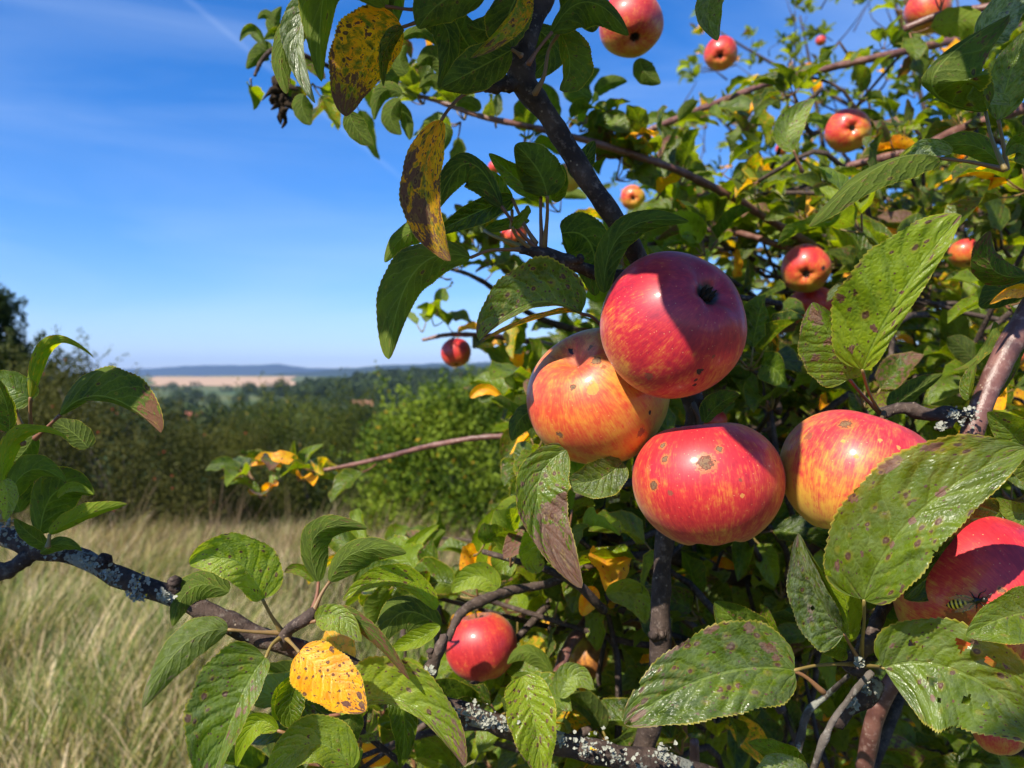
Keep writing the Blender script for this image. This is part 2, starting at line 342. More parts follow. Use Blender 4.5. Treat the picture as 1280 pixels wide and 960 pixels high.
def apple_material(name, Rm, blush, bias, yellow=(.62, .40, .045), red=(.58, .030, .024), deep=(.30, .008, .018), spots=(), russet=0.0, shade=.5, seed=0.0):
    """blush: local direction of the red cheek; bias: how red overall; spots: (local unit dir, angular radius)"""
    n = NT(name); p = n.objco()
    pn = n.vmath('NORMALIZE', p); x, y, z = n.sep(pn)
    ps = n.vmath('ADD', pn, (seed * 3.1, seed * 1.7, seed * 2.3))
    rxy = n.math('ADD', n.math('SQRT', n.math('ADD', n.math('MULTIPLY', x, x), n.math('MULTIPLY', y, y))), .12)
    st = n.comb(n.math('DIVIDE', x, rxy), n.math('DIVIDE', y, rxy), n.math('MULTIPLY_ADD', z, .16, seed))
    s1 = n.noise(st, 9, 4, .62, .3); s2 = n.noise(st, 26, 3, .6, .2); b1 = n.noise(ps, 1.9, 3, .5); b2 = n.noise(ps, 11, 4, .6)
    dt = n.vmath('DOT_PRODUCT', pn, tuple(blush), out=1)
    f = n.math('ADD', n.math('MULTIPLY_ADD', dt, .44, bias), n.math('MULTIPLY', n.math('SUBTRACT', b1, .5), 1.0))
    fs = n.math('ADD', f, n.math('ADD', n.math('MULTIPLY', n.math('SUBTRACT', s1, .5), .8), n.math('MULTIPLY', n.math('SUBTRACT', s2, .5), .6)))
    fs = n.math('ADD', fs, n.math('MULTIPLY', n.math('SUBTRACT', b2, .5), .9))
    fs = n.math('ADD', fs, n.math('MULTIPLY', n.math('SUBTRACT', n.noise(st, 60, 3, .6), .5), .95))
    k = n.step(fs, .08, .88)
    ybase = n.mix(n.step(b1, .3, .7), yellow, (yellow[0] * .9, yellow[1] * 1.12, yellow[2]))
    orange = n.mix(.55, yellow, (.66, .13, .03))
    c = n.mix(n.step(f, .02, .6), ybase, orange)
    c = n.mix(k, c, red)
    c = n.mix(n.math('MULTIPLY', n.step(fs, .75, 1.3), .75), c, deep)
    # pale lenticels
    vo = n.voro(ps, 16); on = n.math('GREATER_THAN', n.sep(vo.outputs['Color'])[0], .2)
    dot = n.math('MULTIPLY', n.step(vo.outputs['Distance'], n.math('MULTIPLY_ADD', n.sep(vo.outputs['Color'])[1], .11, .08), .04), on)
    c = n.mix(n.math('MULTIPLY', dot, .62), c, (.80, .42, .16))
    rough = .42
    # russet round the stalk
    rs = n.math('MULTIPLY', n.step(n.math('ADD', z, n.math('MULTIPLY', n.math('SUBTRACT', b2, .5), .45)), .93 - russet * .25, .99 - russet * .2), .8 if russet > 0 else .35)
    c = n.mix(rs, c, (.16, .085, .03))
    sf = None
    for (dv, ar, kind) in spots:
        d = n.vmath('DISTANCE', n.vmath('ADD', pn, n.vmath('SCALE', n.vmath('SUBTRACT', n.noise(ps, 26, 3, out='Color'), (.5, .5, .5)), ar * 1.9)), tuple(dv), out=1)
        ring = n.step(d, ar, ar * .78)
        inner = n.step(d, ar * .62, ar * .5)
        if kind == 'scab':
            c = n.mix(n.math('MULTIPLY', n.step(d, ar * 1.5, ar), .4), c, (.50, .24, .03))
            c = n.mix(n.math('MULTIPLY', ring, .92), c, (.11, .036, .018)); c = n.mix(n.math('MULTIPLY', inner, .8), c, (.20, .115, .05))
            c = n.mix(n.math('MULTIPLY', n.step(d, ar * .3, ar * .2), .8), c, (.08, .035, .02))
        elif kind == 'dark': c = n.mix(ring, c, (.022, .012, .01))
        elif kind == 'pale': c = n.mix(n.math('MULTIPLY', ring, .55), c, (.68, .38, .07))
        elif kind == 'brown': c = n.mix(n.math('MULTIPLY', ring, .75), c, (.17, .055, .022))
        sf = ring if sf is None else n.math('MAXIMUM', sf, ring)
    # dark basin at the calyx
    c = n.mix(n.step(n.math('ADD', z, n.math('MULTIPLY', n.math('SUBTRACT', b2, .5), .02)), -.972, -.986), c, (.03, .017, .012))
    ro = n.math('ADD', n.math('MULTIPLY_ADD', b2, .12, rough), n.math('MULTIPLY', rs, .35))
    if sf is not None: ro = n.math('ADD', ro, n.math('MULTIPLY', sf, .3))
    h = n.math('ADD', n.math('MULTIPLY', n.noise(ps, 60, 2), .3), n.math('MULTIPLY', dot, .12))
    if sf is not None: h = n.math('SUBTRACT', h, n.math('MULTIPLY', sf, .35))
    nb = n.bump(h, .13, Rm * .02)
    return n.done(n.bsdf(c, ro, .5, nb, **{'Coat Weight': .22, 'Coat Roughness': .14, 'Subsurface Weight': 0.0, 'Sheen Weight': .06, 'Sheen Roughness': .4}))
M_CALYX = flat_mat('dried_calyx_surface', (.055, .038, .025), .9, .1, .6, 900)
M_STALK = flat_mat('apple_stalk_surface', (.12, .075, .035), .7, .2, .5, 400)
# ------------------------------------------------------------------ terrain
_yk = np.array([-60, -10, 0, 3, 8, 14, 20, 40, 100, 300, 800, 1150, 2200, 2700, 3600, 12000.])
_zk = np.array([.3, -1.2, -1.5, -1.62, -2.2, -2.9, -3.9, -7.5, -12.5, -17, -17.5, -14.8, 3.5, 3.0, -22, -30.])
def ground(x, y):
    x = np.asarray(x, float); y = np.asarray(y, float)
    z = np.interp(y, _yk, _zk)
    ang = x / np.maximum(y, 1)
    z = z + 21 * np.exp(-((y - 760) / 260) ** 2) * (1 / (1 + np.exp(-(ang + .20) / .035))) * (.75 + .35 * np.clip(ang + .2, 0, 1))
    z = z + .05 * np.sin(x * 1.1 + y * .7) * np.clip(y / 6, 0, 1) + .3 * np.sin(x * .05) * np.clip(y / 60, 0, 1) + 1.1 * np.sin(x * .011 + 1) * np.sin(y * .007) * np.clip(y / 300, 0, 1)
    z = z - .06 * np.clip(x, 0, 4) * np.clip(1 - y / 40, 0, 1)
    return z + CAMZ
ys = np.concatenate([np.linspace(-40, 1, 14), np.geomspace(1.5, 12000, 150)])
ts = np.linspace(-1, 1, 121)
Yg, Tg = np.meshgrid(ys, ts, indexing='ij'); Xg = Tg * (45 + np.maximum(Yg, 0) * 1.3)
V = np.stack([Xg, Yg, ground(Xg, Yg)], -1).reshape(-1, 3)
def grid_faces(nr, nc):
    i, j = np.meshgrid(np.arange(nr - 1), np.arange(nc - 1), indexing='ij'); i = i.ravel(); j = j.ravel()
    return np.stack([i * nc + j, i * nc + j + 1, (i + 1) * nc + j + 1, (i + 1) * nc + j], 1)
n = NT('meadow_ground_surface'); p = n.pos(); px_, py_, pz_ = n.sep(p)
c = n.mix(n.step(n.noise(p, 1.3, 5), .35, .65), (.055, .085, .022), (.16, .13, .06)); c = n.mix(n.noise(p, 30, 3), c, (.05, .045, .02))
far = n.mix(n.step(n.noise(p, .006, 3), .4, .6), (.05, .085, .03), (.13, .14, .055)); far = n.mix(n.step(n.noise(p, .03, 4), .5, .7), far, (.03, .05, .02))
c = n.mix(n.step(py_, 30, 90), c, far)
tag(mesh_obj('ground', V, grid_faces(len(ys), len(ts)), n.done(n.bsdf(c, .95, .1))), kind='structure')

def draped(name, angs, D0, D1, mat, lift=.6, nr=20, nc=24):
    T, D = np.meshgrid(np.linspace(0, 1, nc), np.linspace(D0, D1, nr)); a = angs[0] + (angs[1] - angs[0]) * T
    X = a * D + 8 * np.sin(D * .01); V = np.stack([X, D, ground(X, D) + lift], -1).reshape(-1, 3)
    V2 = V.copy(); V2[:, 2] -= 1.0
    return tag(mesh_obj(name, V, grid_faces(nr, nc), mat), kind='structure')
def field_mat(name, c1, c2, sc):
    n = NT(name); p = n.pos(); return n.done(n.bsdf(n.mix(n.noise(n.vmath('MULTIPLY', p, (.3, 1, 1)), sc, 4), c1, c2), .95, .05))
draped('ploughed_field', (-.47, -.285), 1180, 2080, field_mat('ploughed_soil', (.40, .26, .16), (.46, .31, .20), .01))
draped('stubble_field', (-.48, -.275), 2120, 2560, field_mat('stubble_soil', (.36, .30, .12), (.28, .26, .10), .01))
draped('pasture', (-.135, -.06), 600, 700, field_mat('pasture_grass', (.15, .20, .06), (.10, .15, .05), .03), lift=.4)

# wooded hills on the horizon
def hill_ridge(D, prof, c, thick=900):
    xs = np.linspace(-1.6, 1.6, 260); pxs = 640 + xs * F
    top = np.interp(pxs, [k[0] for k in prof], [k[1] for k in prof])
    top = top + .5 * np.sin(xs * 90) + .35 * np.sin(xs * 213 + 1)
    H = (472 - top) / F * D + CAMZ
    rows = []
    for f, dy in ((-.35, -thick), (.35, -thick * .55), (.8, -thick * .25), (1, 0), (.6, thick * .6), (-.3, thick)):
        h = np.where(f > 0, H * f, -45); rows.append(np.stack([xs * (D + dy), np.full_like(xs, D + dy), h], -1))
    nn = NT('wooded_hill_surface'); pp = nn.pos()
    m = nn.done(nn.bsdf(nn.mix(nn.noise(pp, .004, 5), c, tuple(k * .6 for k in c)), .95, .05))
    return tag(mesh_obj('hills', np.concatenate(rows), grid_faces(6, len(xs)), m), kind='structure')
hill_ridge(7200, [(-900, 460), (0, 467), (120, 465), (160, 461), (215, 459), (255, 456), (290, 457), (345, 455), (375, 459), (420, 461), (480, 457), (540, 454), (700, 458), (1000, 455), (2200, 452)], (.018, .032, .030))
hill_ridge(4300, [(-900, 471), (300, 470), (395, 464), (430, 461), (470, 457), (520, 456), (620, 452), (900, 450), (2200, 452)], (.025, .042, .025), 600)

# ------------------------------------------------------------------ foliage cloud
def rot_rand(n, r):
    q = r.normal(size=(n, 4)); q /= np.linalg.norm(q, axis=1, keepdims=True); w, x, y, z = q.T
    return np.stack([np.stack([1 - 2 * (y * y + z * z), 2 * (x * y - z * w), 2 * (x * z + y * w)], -1),
                     np.stack([2 * (x * y + z * w), 1 - 2 * (x * x + z * z), 2 * (y * z - x * w)], -1),
                     np.stack([2 * (x * z - y * w), 2 * (y * z + x * w), 1 - 2 * (x * x + y * y)], -1)], 1)
def leaf_cloud(cent, size, cols, r):
    "folded leaf-shaped faces, 6 verts each"
    n = len(cent)
    t = np.array([[-.5, 0, 0], [-.1, .27, .09], [.5, 0, -.05], [-.1, -.27, .09], [.1, 0, -.02]])
    Rm = rot_rand(n, r)
    s = (size * r.uniform(.6, 1.35, n))[:, None, None]
    V = np.einsum('nij,kj->nki', Rm, t) * s + cent[:, None, :]
    b = (np.arange(n) * 5)[:, None]
    F_ = np.concatenate([b + np.array([[0, 4, 1]]), b + np.array([[1, 4, 2]]), b + np.array([[0, 3, 4]]), b + np.array([[3, 2, 4]])])
    return V.reshape(-1, 3), F_, np.repeat(cols, 5, axis=0)
def blob_points(n, blobs, r, hollow=.55):
    "random points in the shells of ellipsoid blobs: (centre, radii)"
    w = np.array([b[1][0] * b[1][1] * b[1][2] for b in blobs]) ** .66; k = r.choice(len(blobs), n, p=w / w.sum())
    d = unit(r.normal(size=(n, 3))); rad = r.uniform(hollow ** 2, 1.15, n) ** .5 * (1 + .16 * np.sin(d[:, 0] * 7 + k) * np.sin(d[:, 2] * 6 + k * 2))
    c = np.array([b[0] for b in blobs])[k]; s = np.array([b[1] for b in blobs])[k]
    return c + d * s * rad[:, None], k
def bush(name, label, cat, base, blobs, nleaf, size, c1, c2, seed, group=None, trunk=True, berries=0, stems=6, yellow=0.0, sprigs=0):
    r = np.random.default_rng(seed); base = np.array(base, float)
    if group is None: blobs = list(blobs) + [((b_[0][0] * 1.0, b_[0][1] - .1, .45), (b_[1][0] * .9, b_[1][1] * .8, .6)) for b_ in blobs if b_[0][2] < 1.75]; nleaf = int(nleaf * 1.25)
    t = tag(empty(name, base), label, cat, group)
    pts, k = blob_points(nleaf, [(base + np.array(b[0]), b[1]) for b in blobs], r)
    inner, _ = blob_points(int(nleaf * .25), [(base + np.array(b[0]), tuple(np.array(b[1]) * .75)) for b in blobs], r, .1); pts = np.concatenate([pts, inner])
    if sprigs:
        ex = []
        for _ in range(sprigs):
            b = blobs[r.integers(len(blobs))]; d = unit(r.normal(size=3) + np.array([0, 0, .9])); c0 = base + np.array(b[0]) + d * np.array(b[1]) * .95
            L = r.uniform(.15, .55); nn = int(26 * L / .3); u = r.uniform(0, 1, nn)[:, None]
            ex.append(c0 + (d + np.array([0, 0, .5])) * L * u + r.normal(size=(nn, 3)) * .035)
        pts = np.concatenate([pts] + ex)
    pts = pts[pts[:, 2] > base[2] - .05 + .1 * r.uniform(size=len(pts))]
    f = r.uniform(size=(len(pts), 1)); lo = np.sin(pts @ np.array([[2.3], [1.7], [3.1]])) * .25
    f = np.clip(f * .8 + lo + .1, 0, 1)
    cols = np.array(c1) * (1 - f) + np.array(c2) * f
    if yellow > 0:
        m = r.uniform(size=len(pts)) < yellow; cols[m] = np.array([.42, .26, .02])
    V, Fc, C = leaf_cloud(pts, size, cols, r)
    crown = mesh_obj('crown', V, Fc, M_BUSH, t, {'tint': C}, smooth=False)
    g = Geo()
    for i in range(stems):
        b = blobs[i % len(blobs)]; top = base + np.array(b[0]) + r.uniform(-.3, .3, 3) * np.array(b[1])
        b0 = base + np.array([r.uniform(-.15, .15), r.uniform(-.1, .1), -.15]); mid = (b0 + top) / 2 + r.normal(size=3) * .06 * np.linalg.norm(top - b0)
        rr = .018 * np.linalg.norm(top - b0) ** .8 + .012
        g.add(*tube_geo([b0, mid, top], [rr, rr * .6, rr * .2], 8, 6, .1, i))
    g.build('trunk', M_TRUNK, t)
    if berries:
        bp, _ = blob_points(berries, [(base + np.array(b[0]), tuple(np.array(b[1]) * 1.0)) for b in blobs], r, .95)
        bp = bp[bp[:, 2] > base[2] + .3]
        o = np.array([[1, 0, 0], [-1, 0, 0], [0, 1, 0], [0, -1, 0], [0, 0, 1], [0, 0, -1.]]) * .016
        Vb = (bp[:, None, :] + o[None]).reshape(-1, 3); bb = (np.arange(len(bp)) * 6)[:, None]
        Fb = np.concatenate([bb + np.array([f]) for f in ((0, 2, 4), (2, 1, 4), (1, 3, 4), (3, 0, 4), (2, 0, 5), (1, 2, 5), (3, 1, 5), (0, 3, 5))])
        tag(mesh_obj('berries', Vb, Fb, M_BERRY, t), kind='stuff')
    return t
M_BERRY = flat_mat('red_berry_surface', (.45, .03, .015), .4, .5, .2)
def gpt(px, d):
    x = (px - 640) / F * d; return np.array([x, d, float(ground(x, d))])
def zr(ypx, d, base):     # height above base for pixel row ypx at distance d
    return (472 - ypx) / F * d + CAMZ - base[2]

OL1, OL2 = (.045, .055, .018), (.12, .115, .045)
b = gpt(22, 19)
bush('field_maple_tree', 'dark dense tree rising highest at the far left edge', 'tree', b,
     [((-.8, 0, 1.5), (1.0, 1.0, 1.6)), ((-.75, 0, 3.5), (1.15, 1, 1.5)), ((-1.1, .2, 4.9), (1.1, .9, 1.3)), ((-.15, -.2, 4.2), (.55, .5, .45)), ((-1.6, 0, 3.6), (1.2, 1, 2.0)), ((-.1, -.2, 2.6), (.55, .5, .6)), ((-.6, -.2, 5.5), (.55, .5, .6)), ((.5, -.3, 2.6), (.9, .6, .9)), ((1.3, -.4, 2.2), (.9, .6, .7))], 26000, .12, (.010, .018, .005), (.04, .06, .012), 21, sprigs=60)
b = gpt(75, 15)
bush('wild_plum_sapling', 'thin wispy sapling with bare twig tips between dark tree and horizon', 'tree', b,
     [((-.3, 0, 1.4), (.75, .6, 1.2)), ((-.2, 0, 2.5), (.55, .5, .6)), ((.35, 0, 2.95), (.45, .4, .45)), ((-.35, 0, 3.1), (.45, .4, .45)), ((-.6, 0, 2.6), (.5, .4, .55))], 6500, .07, (.03, .04, .012), (.13, .13, .035), 22, sprigs=90, stems=10)
b = gpt(150, 13.5)
bush('hawthorn_bush', 'brownish hawthorn bush with red berries above the dry grass at left', 'bush', b,
     [((-1.5, 0, 1.1), (1.2, 1, 1.25)), ((-1.1, 0, 2.45), (.9, .7, .60)), ((-.2, 0, 1.1), (1.0, .9, 1.3)), ((.75, .1, 1.05), (.95, .9, 1.15)), ((-.9, 0, 2.0), (.9, .8, .7)), ((.2, 0, 1.9), (.7, .7, .6)), ((-2.6, 0, 1.4), (1.1, 1, 1.5))], 21000, .055, (.026, .028, .007), (.115, .105, .026), 23, berries=130, sprigs=110)
b = gpt(275, 15.5)
bush('blackthorn_bush', 'dull olive bush with reddish tinge between hawthorn and green hedge', 'bush', b,
     [((-.5, 0, 1.0), (1.0, .9, 1.2)), ((.6, 0, 1.0), (1.05, .9, 1.15)), ((.2, 0, 1.8), (.8, .7, .65)), ((-.9, .1, 1.7), (.6, .7, .6))], 15000, .055, (.030, .034, .007), (.12, .115, .024), 24, berries=35, sprigs=90)
b = gpt(400, 17)
bush('dogwood_bush', 'mid olive green bush below the distant woods', 'bush', b,
     [((-1.0, 0, 1.1), (1.2, 1, 1.4)), ((.6, 0, 1.1), (1.2, 1, 1.4)), ((-.2, 0, 2.2), (1.2, 1, .8)), ((.9, .3, 2.2), (.9, .8, .75)), ((-1.5, .2, 2.2), (.7, .8, .6))], 19000, .06, (.024, .036, .006), (.12, .14, .022), 25, yellow=.01, sprigs=100)
b = gpt(545, 12.5)
bush('hedge_maple_bush', 'bright yellowish green sunlit bush in the middle distance', 'bush', b,
     [((-.55, 0, .9), (.7, .7, 1.0)), ((.3, -.1, .9), (.85, .8, 1.1)), ((-.2, 0, 1.7), (.75, .7, .65)), ((.5, .1, 1.9), (.7, .7, .6)), ((1.1, .2, 1.3), (.8, .7, 1.1)), ((.1, 0, 2.15), (.6, .5, .45)), ((-.7, 0, 1.6), (.6, .5, .6)), ((.8, .1, 2.3), (.6, .5, .5))], 15000, .078, (.030, .075, .005), (.23, .30, .022), 26, yellow=.02, sprigs=60)
b = gpt(640, 17)
bush('hazel_bush', 'tall green bush right behind the bright green one', 'bush', b,
     [((-.9, 0, 1.6), (1.2, 1, 1.7)), ((.7, 0, 1.7), (1.4, 1, 1.8)), ((-.1, 0, 2.7), (1.1, 1, .85)), ((1.6, .2, 2.6), (1.1, 1, .9)), ((-1.3, .2, 2.5), (.7, .7, .6))], 15000, .085, (.032, .055, .010), (.16, .21, .028), 27, yellow=.03, sprigs=50)
b = gpt(860, 16)
bush('hazel_bush', 'broad green bush seen through the apple branches at right', 'bush', b,
     [((-.9, 0, 1.6), (1.4, 1, 1.8)), ((1.2, 0, 1.7), (1.6, 1, 1.9)), ((3.5, 0, 1.7), (1.6, 1, 1.9)), ((.3, 0, 2.8), (1.5, 1, .9)), ((2.9, .2, 2.9), (1.5, 1, .9))], 15000, .10, (.020, .036, .010), (.09, .12, .03), 28, sprigs=30)

b = gpt(270, 21)
bush('bramble_thicket', 'low dark thicket filling the gaps behind the hawthorn and blackthorn', 'thicket', b,
     [((k * 1.5 - 4.6, .2 * (k % 2), 1.2), (1.2, .9, 1.45)) for k in range(8)], 17000, .13, (.018, .022, .005), (.07, .075, .018), 29, sprigs=20)
# far trees and woods: individual round trees near the field, woods as masses
def far_tree(px, D, h, w, seed, label, group, name='field_tree', c1=(.018, .034, .014), c2=(.055, .08, .028)):
    b = gpt(px, D)
    r = np.random.default_rng(seed)
    bl = [((0, 0, h * .52), (w * .5, w * .5, h * .48)), ((-w * .25, 0, h * .4), (w * .36, w * .4, h * .33)), ((w * .27, 0, h * .45), (w * .34, w * .4, h * .34)), ((r.uniform(-.1, .1) * w, 0, h * .72), (w * .3, w * .3, h * .27))]
    bush(name, label, 'tree', b, bl, 1100, h * .10, c1, c2, seed, group, stems=3)
G_far = 'distant trees scattered below the fields'
for i, (px, D, h, w) in enumerate([(312, 640, 12, 13), (328, 600, 9, 10), (352, 560, 15, 15), (372, 600, 9, 12), (390, 560, 13, 14), (412, 520, 15, 17), (300, 480, 8, 10), (245, 520, 9, 10), (222, 500, 8, 11), (265, 470, 8, 9), (335, 420, 8, 9), (375, 440, 9, 10), (425, 420, 10, 10), (458, 420, 11, 12), (482, 380, 9, 11), (515, 400, 9, 12)]):
    far_tree(px, D, h, w, 100 + i, 'round dark tree on the far valley floor below the ploughed field', G_far)
def woodland(name, label, specs, seed):
    r = np.random.default_rng(seed); Vs = []; Fs = []; Cs = []; n0 = 0
    for (px, D, h, w) in specs:
        b = gpt(px, D); bl = [(b + np.array([0, 0, h * .5]), (w * .5, w * .5, h * .5)), (b + np.array([w * .25, 0, h * .4]), (w * .35, w * .35, h * .4))]
        pts, _ = blob_points(130, bl, r, .8); tone = r.uniform(.65, 1.25); f = r.uniform(size=(len(pts), 1))
        V, Fc, C = leaf_cloud(pts, h * .30, (np.array([.020, .036, .016]) * (1 - f) + np.array([.06, .085, .03]) * f) * tone, r)
        Vs.append(V); Fs.append(Fc + n0); Cs.append(C); n0 += len(V)
    return tag(mesh_obj(name, np.concatenate(Vs), np.concatenate(Fs), M_BUSH, None, {'tint': np.concatenate(Cs)}, smooth=False), label, 'woods', kind='stuff')
r = np.random.default_rng(5)
woodland('woodland', 'dark wood covering the ridge right of the ploughed field', [(r.uniform(400, 1500), r.uniform(720, 900), r.uniform(9, 13), r.uniform(11, 17)) for _ in range(520)] + [(r.uniform(370, 520), r.uniform(640, 720), r.uniform(9, 14), r.uniform(11, 15)) for _ in range(60)] + [(r.uniform(372, 560), r.uniform(430, 650), r.uniform(9, 13), r.uniform(10, 14)) for _ in range(90)], 6)
woodland('woodland', 'scrubby wood filling the valley floor before the ploughed field', [(r.uniform(-700, 640), r.uniform(140, 420), r.uniform(4, 8), r.uniform(6, 11)) for _ in range(420)] + [(r.uniform(-400, 420), r.uniform(800, 1120), r.uniform(6, 9), r.uniform(12, 20)) for _ in range(90)], 7)

# houses in the valley
def house(px, D, w, dpt, h, rh, wallc, roofc, label, rot, chim=True):
    b = gpt(px, D); t = tag(empty('house', b), label, 'house'); t.rotation_euler = (0, 0, R(rot))
    def part(nm, V, Fc, m, par=t):
        return mesh_obj(nm, np.array(V, float) + b * 0, [np.array(f) for f in Fc], m, None, smooth=False), par
    def bx(x0, x1, y0, y1, z0, z1):
        V = [(x, y, z) for z in (z0, z1) for y in (y0, y1) for x in (x0, x1)]
        return V, [[(0, 2, 3, 1), (4, 5, 7, 6), (0, 1, 5, 4), (2, 6, 7, 3), (0, 4, 6, 2), (1, 3, 7, 5)]]
    def add(nm, VF, m, par=t):
        o = mesh_obj(nm, VF[0], VF[1], m, None, smooth=False); o.parent = par; return o
    wm = flat_mat('house_wall_render', wallc); rm = flat_mat('clay_roof_tiles', roofc); gm = flat_mat('window_glass', (.03, .04, .05), .15, .5, .1)
    tm = flat_mat('white_house_trim', (.7, .7, .68))
    a, c = w / 2, dpt / 2
    V = [(-a, -c, -1), (a, -c, -1), (a, c, -1), (-a, c, -1), (-a, -c, h), (a, -c, h), (a, c, h), (-a, c, h), (-a, 0, h + rh), (a, 0, h + rh)]
    add('wall', (V, [[(0, 1, 5, 4), (2, 3, 7, 6)], [(1, 2, 6), (1, 6, 5), (5, 6, 9), (3, 0, 4), (3, 4, 7), (7, 4, 8)]]), wm)
    o = .45
    V = [(-a - o, -c - o, h - .25), (a + o, -c - o, h - .25), (a + o, 0, h + rh + .12), (-a - o, 0, h + rh + .12), (-a - o, c + o, h - .25), (a + o, c + o, h - .25)]
    V2 = [(x, y, z + .2) for x, y, z in V]; V = V + V2
    rf = add('roof', (V, [[(6, 7, 8, 9), (9, 8, 11, 10), (1, 0, 3, 2), (2, 3, 4, 5), (0, 1, 7, 6), (5, 4, 10, 11), (1, 2, 8, 7), (2, 5, 11, 8), (3, 0, 6, 9), (4, 3, 9, 10)]]), rm)
    if chim: add('chimney', bx(a * .4, a * .4 + .8, .5, 1.2, h + rh * .4, h + rh + .9), wm, rf)
    for k in range(3):
        x = -a + w * (k + .5) / 3
        if k == 1: add('door', bx(x - .5, x + .5, -c - .06, -c + .05, -.2, 2.0), flat_mat('brown_door', (.12, .06, .03)))
        else:
            f = add('window', bx(x - .7, x + .7, -c - .05, -c + .05, 1.0, 2.3), tm); add('pane', bx(x - .6, x + .6, -c - .09, -c - .052, 1.1, 2.2), gm, f)
house(452, 352, 9, 7, 3.0, 2.2, (.75, .72, .66), (.34, .15, .09), 'white house with orange tiled roof below the wood', 12)
house(348, 300, 7, 6, 2.6, 2.0, (.85, .85, .85), (.45, .43, .42), 'small white house with grey roof in the valley trees', -8, False)
house(243, 235, 6.5, 5, 2.4, 2.0, (.60, .36, .28), (.42, .13, .08), 'small pinkish house with red roof behind the hawthorn bush', 20)

# ------------------------------------------------------------------ meadow grass
def blades(n, xr, yr, hr, wr, cols, seed, lean=.35, dens=None, dead_pct=0):
    r = np.random.default_rng(seed)
    u = r.uniform(size=n); y = yr[0] * (yr[1] / yr[0]) ** (u ** .8)
    x = r.uniform(xr[0], xr[1], n) * y
    tuft = r.uniform(size=n) < .5; qx = np.round(x / .22) * .22 + .07 * np.sin(np.round(y / .2) * 7.7); qy = np.round(y / .2) * .2 + .07 * np.sin(np.round(x / .22) * 5.3); x = np.where(tuft, qx + r.normal(size=n) * .035, x); y = np.where(tuft, qy + r.normal(size=n) * .035, y)
    if dens is not None: k = dens(x, y, r); x, y = x[k], y[k]; n = len(x)
    cl = .22 * np.sin(x * 3.1 + 1.3 * np.sin(y * 2)) + .22 * np.sin(y * 2.7 + x * 1.7)
    z = ground(x, y); h = r.uniform(hr[0], hr[1], n) * (1 + 1.9 * cl) * (.75 + .25 * np.clip(y / 4, 0, 1)); w = r.uniform(wr[0], wr[1], n) * (1 + y * .09)
    a = r.uniform(0, 6.28, n); ld = np.stack([np.cos(a), np.sin(a)], 1) * r.uniform(.05, lean, n)[:, None] + np.array([.22, .02]) + .16 * np.stack([np.sin(x * 1.7 + y), np.cos(y * 1.3)], 1)
    b = np.stack([np.cos(a + 1.2), np.sin(a + 1.2)], 1) * w[:, None]
    V = np.zeros((n, 7, 3)); lv = [0, .4, .75, 1.0]
    for i, t in enumerate(lv):
        cx = x + ld[:, 0] * h * t ** 1.8; cy = y + ld[:, 1] * h * t ** 1.8; cz = z - .02 + h * t * (1 - .12 * t)
        ww = [1, .9, .6, 0][i]
        if i < 3:
            V[:, i * 2, 0] = cx - b[:, 0] * ww; V[:, i * 2, 1] = cy - b[:, 1] * ww; V[:, i * 2, 2] = cz
            V[:, i * 2 + 1, 0] = cx + b[:, 0] * ww; V[:, i * 2 + 1, 1] = cy + b[:, 1] * ww; V[:, i * 2 + 1, 2] = cz
        else: V[:, 6, 0] = cx; V[:, 6, 1] = cy; V[:, 6, 2] = cz
    bb = (np.arange(n) * 7)[:, None]
    q = np.concatenate([bb + np.array([[0, 1, 3, 2]]), bb + np.array([[2, 3, 5, 4]])]); t = bb + np.array([[4, 5, 6]])
    cols = np.array(cols); patch = np.clip(.5 + .45 * np.sin(x * 2.9 + 2 * np.sin(y * 2.1)) * np.sin(y * 1.7 + x) + r.normal(size=n) * .42, 0, .999)
    c = cols[(patch * len(cols)).astype(int)] * r.uniform(.7, 1.55, (n, 1))
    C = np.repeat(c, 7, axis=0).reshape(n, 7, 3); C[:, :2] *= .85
    return V.reshape(-1, 3), [q, t], C.reshape(-1, 3)
def drymask(x, y, r): return (x / y) < -.22 + r.normal(size=len(x)) * .09 + .02 * (y - 4)
V, Fc, C = blades(95000, (-.95, .1), (2.0, 15), (.12, .44), (.0012, .0028), [(.12, .17, .04), (.50, .40, .19), (.70, .53, .33), (.80, .63, .44), (.60, .42, .29), (.28, .30, .10), (.46, .37, .20), (.11, .075, .04), (.16, .22, .05), (.07, .05, .03)], 31, .95, drymask)
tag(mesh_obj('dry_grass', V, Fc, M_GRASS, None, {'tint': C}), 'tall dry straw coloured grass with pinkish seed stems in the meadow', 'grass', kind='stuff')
V, Fc, C = blades(85000, (-.95, .8), (2.0, 15), (.08, .22), (.0016, .003), [(.07, .14, .02), (.13, .24, .03), (.19, .34, .04), (.28, .34, .07)], 32, .5, lambda x, y, r: (x / y > -.24 + r.normal(size=len(x)) * .06) | (r.uniform(size=len(x)) < .35))
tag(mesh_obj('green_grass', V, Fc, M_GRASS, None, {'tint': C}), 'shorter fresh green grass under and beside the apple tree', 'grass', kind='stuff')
V, Fc, C = blades(9000, (-.62, .02), (8.5, 13.5), (.18, .40), (.0012, .002), [(.42, .27, .18), (.34, .22, .14), (.50, .34, .22)], 33, .5)
V2, F2, C2 = blades(1500, (-.75, -.02), (5.5, 12.5), (.45, .8), (.0013, .002), [(.34, .22, .15), (.28, .19, .12)], 34, .6)
Fc = [np.concatenate([a_, b_ + len(V)]) for a_, b_ in zip(Fc, F2)]; V = np.concatenate([V, V2]); C = np.concatenate([C, C2])
